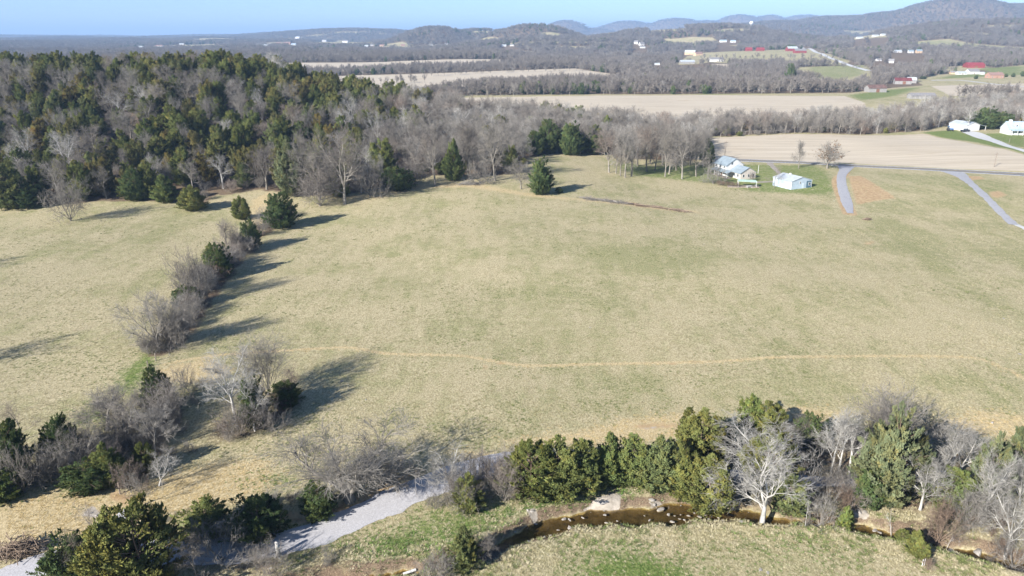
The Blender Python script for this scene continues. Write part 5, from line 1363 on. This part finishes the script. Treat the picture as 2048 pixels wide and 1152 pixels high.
belt = [(1195,303),(1260,318),(1400,322),(1416,300),(1420,276),(1600,267),(1720,270),(1850,262),(1905,250),(2000,248),(2120,246),(2120,206),(1950,214),(1850,226),(1750,240),(1600,250),(1400,256),(1100,258),(1010,262),(1060,300)]
belt_pts = sample(belt, 4.5, 24000, 6)
print('woods', len(hill_pts), len(belt_pts))

cands = []
for (x, y) in hill_pts:
    z = float(ground_z(x, y))
    right = sstep(-75, -25, np.array(x)) * (1 - sstep(10, 18, np.array(z)))
    pc = (0.50 if y < 260 else .64)*(1-right) + 0.08*right
    pc *= 0.55 + 0.9*float(vnoise(x, y, 26, 12))
    if z > 15 and y > 335: pc = max(pc, .86)
    cands.append((x, y, 'c' if rnd.random() < pc else 'b', 'hill'))
for (x, y) in belt_pts:
    cands.append((x, y, 'c' if rnd.random() < 0.03 else 'b', 'belt'))
cands.sort(key=lambda c: c[1])
def wood_label(k, x, y, hh, w, where):
    if where == 'belt': return ('evergreen cedar' if k == 'c' else 'leafless %s tree' % ('tall' if hh > 10.8 else 'short')) + ' in the tree belt %s' % ('behind the grove' if x < 100 else 'beside the tilled field' if x < 240 else 'left of the white garage')
    u = x/y
    side = 'left end' if u < -.58 else 'left part' if u < -.42 else 'middle' if u < -.26 else 'right part' if u < -.12 else 'right end'
    band = 'near the front edge' if y < 235 else 'low on the slope' if y < 275 else 'half way up the slope' if y < 325 else 'high on the slope' if y < 365 else 'on the crest'
    size = ('tall ' if hh > (11.2 if k == 'c' else 13) else 'short ' if hh < (9 if k == 'c' else 11) else '') + ('broad ' if w/hh > .78 else 'narrow ' if w/hh < .67 else '')
    return (size + ('evergreen cedar ' if k == 'c' else 'leafless grey tree ') + band + ', ' + side + ' of the wooded hill')
nc = nbr = 0
rest = []
for (x, y, k, where) in cands:
    if k == 'c':
        hh = rnd.uniform(7.5, 13.0) * (0.75 if where == 'belt' else 1); w = hh*rnd.uniform(.62, .88)
        kd = rnd.choice(CEDAR)
    else:
        hh = rnd.uniform(9.5, 15.0); w = hh*rnd.uniform(.6, .9)
        if where == 'belt': hh *= .86; w = hh*rnd.uniform(.55, .8)
        kd = rnd.choice(BARE if rnd.random() < .85 else PALE[:3])
    fu = abs(x)/max(y, 1)
    if fu > 0.80: continue
    if k == 'c' and nc < 235:
        nc += 1
        place(kd, x, y, w, hh, rnd.uniform(0, 6.28), 'cedar_tree', wood_label(k, x, y, hh, w, where), 'tree', 'cedars on the wooded hill' if where == 'hill' else 'cedars in the valley belt')
    elif k == 'b' and nbr < 225:
        nbr += 1
        place(kd, x, y, w, hh, rnd.uniform(0, 6.28), 'bare_tree', wood_label(k, x, y, hh, w, where), 'tree', 'bare trees on the wooded hill' if where == 'hill' else 'bare trees in the valley belt')
    else:
        rest.append((x, y, kd, w, hh))
print('single woodland trees', nc, nbr, 'massed', len(rest))

# ---- masses of far woods, undergrowth and grass: instanced meshes
def join_kind(kind, nm):
    a, b = kind.trunk, kind.crown
    va = np.zeros(len(a.vertices)*3, np.float32); a.vertices.foreach_get('co', va)
    vb = np.zeros(len(b.vertices)*3, np.float32); b.vertices.foreach_get('co', vb)
    def fl(m): 
        return [list(pp.vertices) for pp in m.polygons]
    na = len(a.vertices)
    me = bpy.data.meshes.new(nm)
    me.from_pydata([tuple(x) for x in np.concatenate([va, vb]).reshape(-1,3)], [], fl(a) + [[i+na for i in f] for f in fl(b)])
    me.materials.append(a.materials[0]); me.materials.append(b.materials[0])
    mi = np.concatenate([np.zeros(len(a.polygons), np.int32), np.ones(len(b.polygons), np.int32)])
    me.polygons.foreach_set('material_index', mi)
    if 'tint' in b.attributes:
        src = np.zeros(len(b.polygons)*4, np.float32); b.attributes['tint'].data.foreach_get('color', src)
        t_ = me.attributes.new('tint', 'FLOAT_COLOR', 'FACE')
        t_.data.foreach_set('color', np.concatenate([np.full(len(a.polygons)*4, .5, np.float32), src]))
    return me

def mass(name, label, cat, sources, pts, scl, rot, idx, kind='stuff'):
    """one object: copies of the source meshes on a cloud of points"""
    coll = bpy.data.collections.new(name + '_sources')
    for i, m in enumerate(sources):
        coll.objects.link(bpy.data.objects.new('%s_%02d' % (name, i), m))
    me = bpy.data.meshes.new(name)
    pts = np.asarray(pts, np.float32); n = len(pts)
    me.vertices.add(n); me.vertices.foreach_set('co', pts.ravel())
    for nm, typ, arr, key in (('scl', 'FLOAT_VECTOR', scl, 'vector'), ('rot', 'FLOAT_VECTOR', np.stack([np.zeros(n), np.zeros(n), rot], 1), 'vector'), ('idx', 'INT', idx, 'value')):
        a = me.attributes.new(nm, typ, 'POINT')
        a.data.foreach_set(key, np.asarray(arr, np.int32 if typ == 'INT' else np.float32).ravel())
    ob = link(name, me)
    ng = bpy.data.node_groups.new(name, 'GeometryNodeTree')
    ng.interface.new_socket('Geometry', in_out='INPUT', socket_type='NodeSocketGeometry')
    ng.interface.new_socket('Geometry', in_out='OUTPUT', socket_type='NodeSocketGeometry')
    N = ng.nodes; gi = N.new('NodeGroupInput'); go = N.new('NodeGroupOutput')
    ip = N.new('GeometryNodeInstanceOnPoints'); ci = N.new('GeometryNodeCollectionInfo')
    ci.inputs['Collection'].default_value = coll; ci.inputs['Separate Children'].default_value = True; ci.inputs['Reset Children'].default_value = True
    ip.inputs['Pick Instance'].default_value = True
    def attr(nm, dt):
        a = N.new('GeometryNodeInputNamedAttribute'); a.data_type = dt; a.inputs['Name'].default_value = nm; return a.outputs['Attribute']
    K = ng.links.new
    K(gi.outputs[0], ip.inputs['Points']); K(ci.outputs[0], ip.inputs['Instance'])
    K(attr('idx', 'INT'), ip.inputs['Instance Index']); K(attr('rot', 'FLOAT_VECTOR'), ip.inputs['Rotation']); K(attr('scl', 'FLOAT_VECTOR'), ip.inputs['Scale'])
    K(ip.outputs[0], go.inputs[0])
    md = ob.modifiers.new('scatter', 'NODES'); md.node_group = ng
    return tag(ob, label, cat, kind=kind)

ALLK = BARE + PALE[:3] + CEDAR
JOIN = {id(k): join_kind(k, 'wood_%d' % i) for i, k in enumerate(ALLK)}
SRC = [JOIN[id(k)] for k in ALLK]; KI = {id(k): i for i, k in enumerate(ALLK)}
if rest:
    A = np.array([(r[0], r[1]) for r in rest])
    z = ground_z(A[:,0], A[:,1])
    mass('woodland', 'grey bare woodland filling the hill crest and the valley belt', 'woods', SRC, np.column_stack([A, z]), [(r[3], r[3], r[4]) for r in rest], rng.uniform(0, 6.28, len(rest)), [KI[id(r[2])] for r in rest])
# undergrowth between the trunks
ug1 = sample(HILLWOOD, 3.2, 16000, 15, True); ug2 = sample(belt, 4.0, 16000, 16)
U = np.vstack([ug1, ug2]); U = U[np.abs(U[:,0])/U[:,1] < .8]
hh = rng.uniform(1.6, 4.6, len(U)); ww = hh*rng.uniform(.9, 1.6, len(U))
usrc = [join_kind(k, 'brush_%d' % i) for i, k in enumerate([SHRUB[0], SHRUB[1], RSHRUB, CEDAR[1]])]
mass('undergrowth', 'grey brush growing between the trunks of the woods', 'undergrowth', usrc, np.column_stack([U, ground_z(U[:,0], U[:,1])]), np.stack([ww, ww, hh], 1), rng.uniform(0, 6.28, len(U)), rng.choice(4, len(U), p=[.4,.32,.12,.16]))

# far trees: lighter meshes
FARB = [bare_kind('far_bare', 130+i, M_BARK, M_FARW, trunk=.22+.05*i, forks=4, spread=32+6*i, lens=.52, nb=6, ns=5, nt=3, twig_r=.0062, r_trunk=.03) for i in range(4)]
FARC = [cedar_kind('far_cedar', 140+i, M_CEDARD, n=700, spray=.16, lobes=4) for i in range(2)]
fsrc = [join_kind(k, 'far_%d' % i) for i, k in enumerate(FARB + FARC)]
D5L = PL([(1598,92),(1625,100),(1660,116),(1700,131),(1738,142)])
def far_points(y0, y1, cell, seed, spread=0.80):
    g = np.random.default_rng(seed); out = []
    ys = np.arange(y0, y1, cell)
    for yy in ys:
        xs = np.arange(-spread*yy, spread*yy, cell)
        out.append(np.stack([xs + g.uniform(-.5,.5,len(xs))*cell, yy + g.uniform(-.5,.5,len(xs))*cell], 1))
    return np.vstack(out)
def far_mass(name, label, y0, y1, cell, seed, hr, wr, cedar=.10):
    q = far_points(y0, y1, cell, seed)
    cl = far_clear(q[:,0], q[:,1])
    g = np.random.default_rng(seed+1)
    keep = (cl < 0.45) | ((cl < .9) & (g.random(len(q)) < .015))
    G1 = PL(belt); keep &= sd_poly(q[:,0], q[:,1], G1) < 0
    for (sx_, sy_, sw_) in SITES: keep &= ~((np.abs(q[:,0]-sx_*q[:,1]/sy_) < sw_*.8+3) & (q[:,1] > sy_-min(420, max(45, 8.0*sy_/max(12.0, CAM_H-float(ground_z(sx_, sy_)))))) & (q[:,1] < sy_+sw_*.6+6))
    keep &= dist_line(q[:,0], q[:,1], D5L) > 14
    q = q[keep]
    n = len(q); hh = g.uniform(*hr, n)*(0.8+.5*vnoise(q[:,0], q[:,1], 60, 20)); ww = hh*g.uniform(*wr, n)
    cz = vnoise(q[:,0], q[:,1], 140, 14)
    isc = g.random(n) < cedar*(0.2 + 2.2*sstep(.55, .75, cz))
    ix = np.where(isc, 4 + g.integers(0, 2, n), g.integers(0, 4, n))
    hh = np.where(isc, hh*.8, hh); ww = np.where(isc, hh*.7, ww)
    print(name, n)
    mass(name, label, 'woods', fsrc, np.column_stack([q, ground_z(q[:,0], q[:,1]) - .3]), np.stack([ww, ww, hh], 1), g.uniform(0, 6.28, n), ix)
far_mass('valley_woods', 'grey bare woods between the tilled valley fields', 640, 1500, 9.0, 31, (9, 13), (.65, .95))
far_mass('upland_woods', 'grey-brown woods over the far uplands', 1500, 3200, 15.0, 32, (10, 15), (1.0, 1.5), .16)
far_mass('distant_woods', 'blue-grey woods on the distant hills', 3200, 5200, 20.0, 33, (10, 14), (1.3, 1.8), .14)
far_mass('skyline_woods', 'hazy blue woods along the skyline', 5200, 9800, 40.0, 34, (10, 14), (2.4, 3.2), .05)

# lone trees and hedges out on the far fields
hl = []
for pts_, stp in (([(640,171),(760,168),(850,165)], 9), ([(860,152),(1000,146),(1180,141)], 12), ([(1360,126),(1500,128),(1640,133),(1740,138)], 10), ([(1400,118),(1560,118),(1680,120)], 13), ([(700,122),(900,119)], 30), ([(1650,178),(1720,172)], 14), ([(1380,180),(1500,180),(1620,176)], 9), ([(1230,183),(1380,182)], 12)):
    L = smooth_line(PL(pts_), stp); hl += [(a[0]+rnd.gauss(0, 2), a[1]+rnd.gauss(0, 4)) for a in L]
hl = np.array(hl); n = len(hl); hh = rng.uniform(7, 13, n); ww = hh*rng.uniform(.6, .95, n)
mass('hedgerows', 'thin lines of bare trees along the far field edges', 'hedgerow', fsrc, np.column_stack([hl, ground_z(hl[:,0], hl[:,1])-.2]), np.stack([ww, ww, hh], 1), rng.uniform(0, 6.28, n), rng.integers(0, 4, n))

# ------------------------------------------------------------------ grass tufts on the near ground
def tuft(nm, seed, mat, n=16, ln=.30, lay=.75):
    g = np.random.default_rng(seed); th = g.uniform(0, 6.28, n); r = g.uniform(0, .16, n)
    b = np.stack([r*np.cos(th), r*np.sin(th), np.zeros(n)], 1)
    d = np.stack([np.cos(th)*lay + g.normal(0,.35,n), np.sin(th)*lay + g.normal(0,.35,n), g.uniform(.35, 1.0, n)], 1); d /= np.linalg.norm(d, axis=1)[:,None]
    l = (ln*g.uniform(.5, 1.2, n))[:,None]; sd = np.cross(d, np.array([[0,0,1.]])); sd /= np.linalg.norm(sd, axis=1)[:,None]
    v = np.stack([b - sd*.022, b + sd*.022, b + d*l], 1).reshape(-1,3)
    return mesh_np(nm, v, np.arange(n*3).reshape(-1,3), (mat,))
def blade_mat(nm, a, b):
    m, t, p = newmat(nm); oi = t.new('ShaderNodeObjectInfo').outputs['Random']
    t.t.links.new(t.mix(oi, a, b), p.inputs['Base Color']); p.inputs['Roughness'].default_value = .9; p.inputs['Specular IOR Level'].default_value = .1
    return m
gs = [tuft('dry_tuft', 1, blade_mat('dry_blades', (0.27,0.235,0.12), (0.52,0.46,0.29))), tuft('dry_tuft', 2, blade_mat('pale_blades', (0.36,0.32,0.19), (0.56,0.50,0.34)), 14, .26),
      tuft('green_tuft', 3, blade_mat('green_blades', (0.10,0.135,0.04), (0.26,0.28,0.11))), tuft('straw_tuft', 4, blade_mat('straw_blades', (0.38,0.28,0.12), (0.68,0.54,0.29)), 16, .26, 1.2), tuft('lush_tuft', 5, blade_mat('lush_blades', (0.06,0.12,0.025), (0.19,0.27,0.075)), 18, .28)]
g = np.random.default_rng(55); Q = []
for (y0, y1, dens) in ((50, 64, 12), (64, 78, 10), (78, 95, 6), (95, 120, 3.0), (120, 150, 1.6), (150, 200, .8), (200, 260, .4)):
    w_ = .76*y1; n_ = int((y1-y0)*2*w_*dens); Q.append(np.stack([g.uniform(-w_, w_, n_), g.uniform(y0, y1, n_)], 1))
Q = np.vstack(Q); Q = Q[np.abs(Q[:,0]) < .76*Q[:,1]+4]
def zpt(Z, q):
    i = np.clip(np.searchsorted(GX, q[:,0]), 0, nx_-1); j = np.clip(np.searchsorted(GY, q[:,1]), 0, ny_-1); return Z.reshape(ny_, nx_)[j, i]
k_ = (dist_line(Q[:,0], Q[:,1], ROAD1) > 2.1) & (creek_d(Q[:,0], Q[:,1]) > .2) & (zpt(rock, Q) < .4) & (dist_line(Q[:,0], Q[:,1], PL([(160,1112),(190,1092),(214,1072),(236,1048),(262,1018)])) > 1.6)
k_ &= (Q[:,1] < 240) | (np.abs(Q[:,0]-40) < 110); k_ &= (g.random(len(Q)) > zpt(litter, Q)*.9) | ((creek_d(Q[:,0], Q[:,1]) < 2.2) & (g.random(len(Q)) < .7)); k_ &= g.random(len(Q)) > zpt(dirt, Q)*.8
Q = Q[k_]; n_ = len(Q)
gn = vnoise(Q[:,0], Q[:,1], 9, 30)*.5 + vnoise(Q[:,0], Q[:,1], 2.5, 31)*.5
ix = np.where(g.random(n_) < sstep(.42, .7, gn)*.6, 2, g.integers(0, 2, n_))
ix = np.where(g.random(n_) < zpt(straw, Q)*.9, 3, ix); ix = np.where(g.random(n_) < zpt(lush, Q)*.85, 4, ix)
near_bank = np.exp(-((creek_d(Q[:,0], Q[:,1])-1.6)/2.5)**2)
sc_ = g.uniform(.55, 1.1, n_)*(1 + .7*near_bank)*np.interp(Q[:,1], [60, 95, 150, 260], [.72, .75, .9, 1.3])
print('tufts', n_)
mass('grass', 'matted dry winter grass tufts over the near ground', 'grass', gs, np.column_stack([Q, ground_z(Q[:,0], Q[:,1])]), np.stack([sc_*1.2, sc_*1.2, sc_*.8], 1), g.uniform(0, 6.28, n_), ix)

# ------------------------------------------------------------------ air
mh = bpy.data.materials.new('haze'); mh.use_nodes = True
t = NT(mh); t.n.remove(t.n['Principled BSDF'])
pv = t.new('ShaderNodeVolumePrincipled')
pv.inputs['Color'].default_value = (0.43, 0.65, 1.0, 1); pv.inputs['Density'].default_value = HAZE; pv.inputs['Anisotropy'].default_value = 0.0
t.t.links.new(pv.outputs[0], t.n['Material Output'].inputs['Volume'])
hz_ = MB().box(-27500, 27500, -600, 27500, float(zf.min())-1.5, float(zf.max())+40).build('haze', mh)
tag(hz_, 'thin blue winter haze over the whole valley', 'haze', kind='stuff')
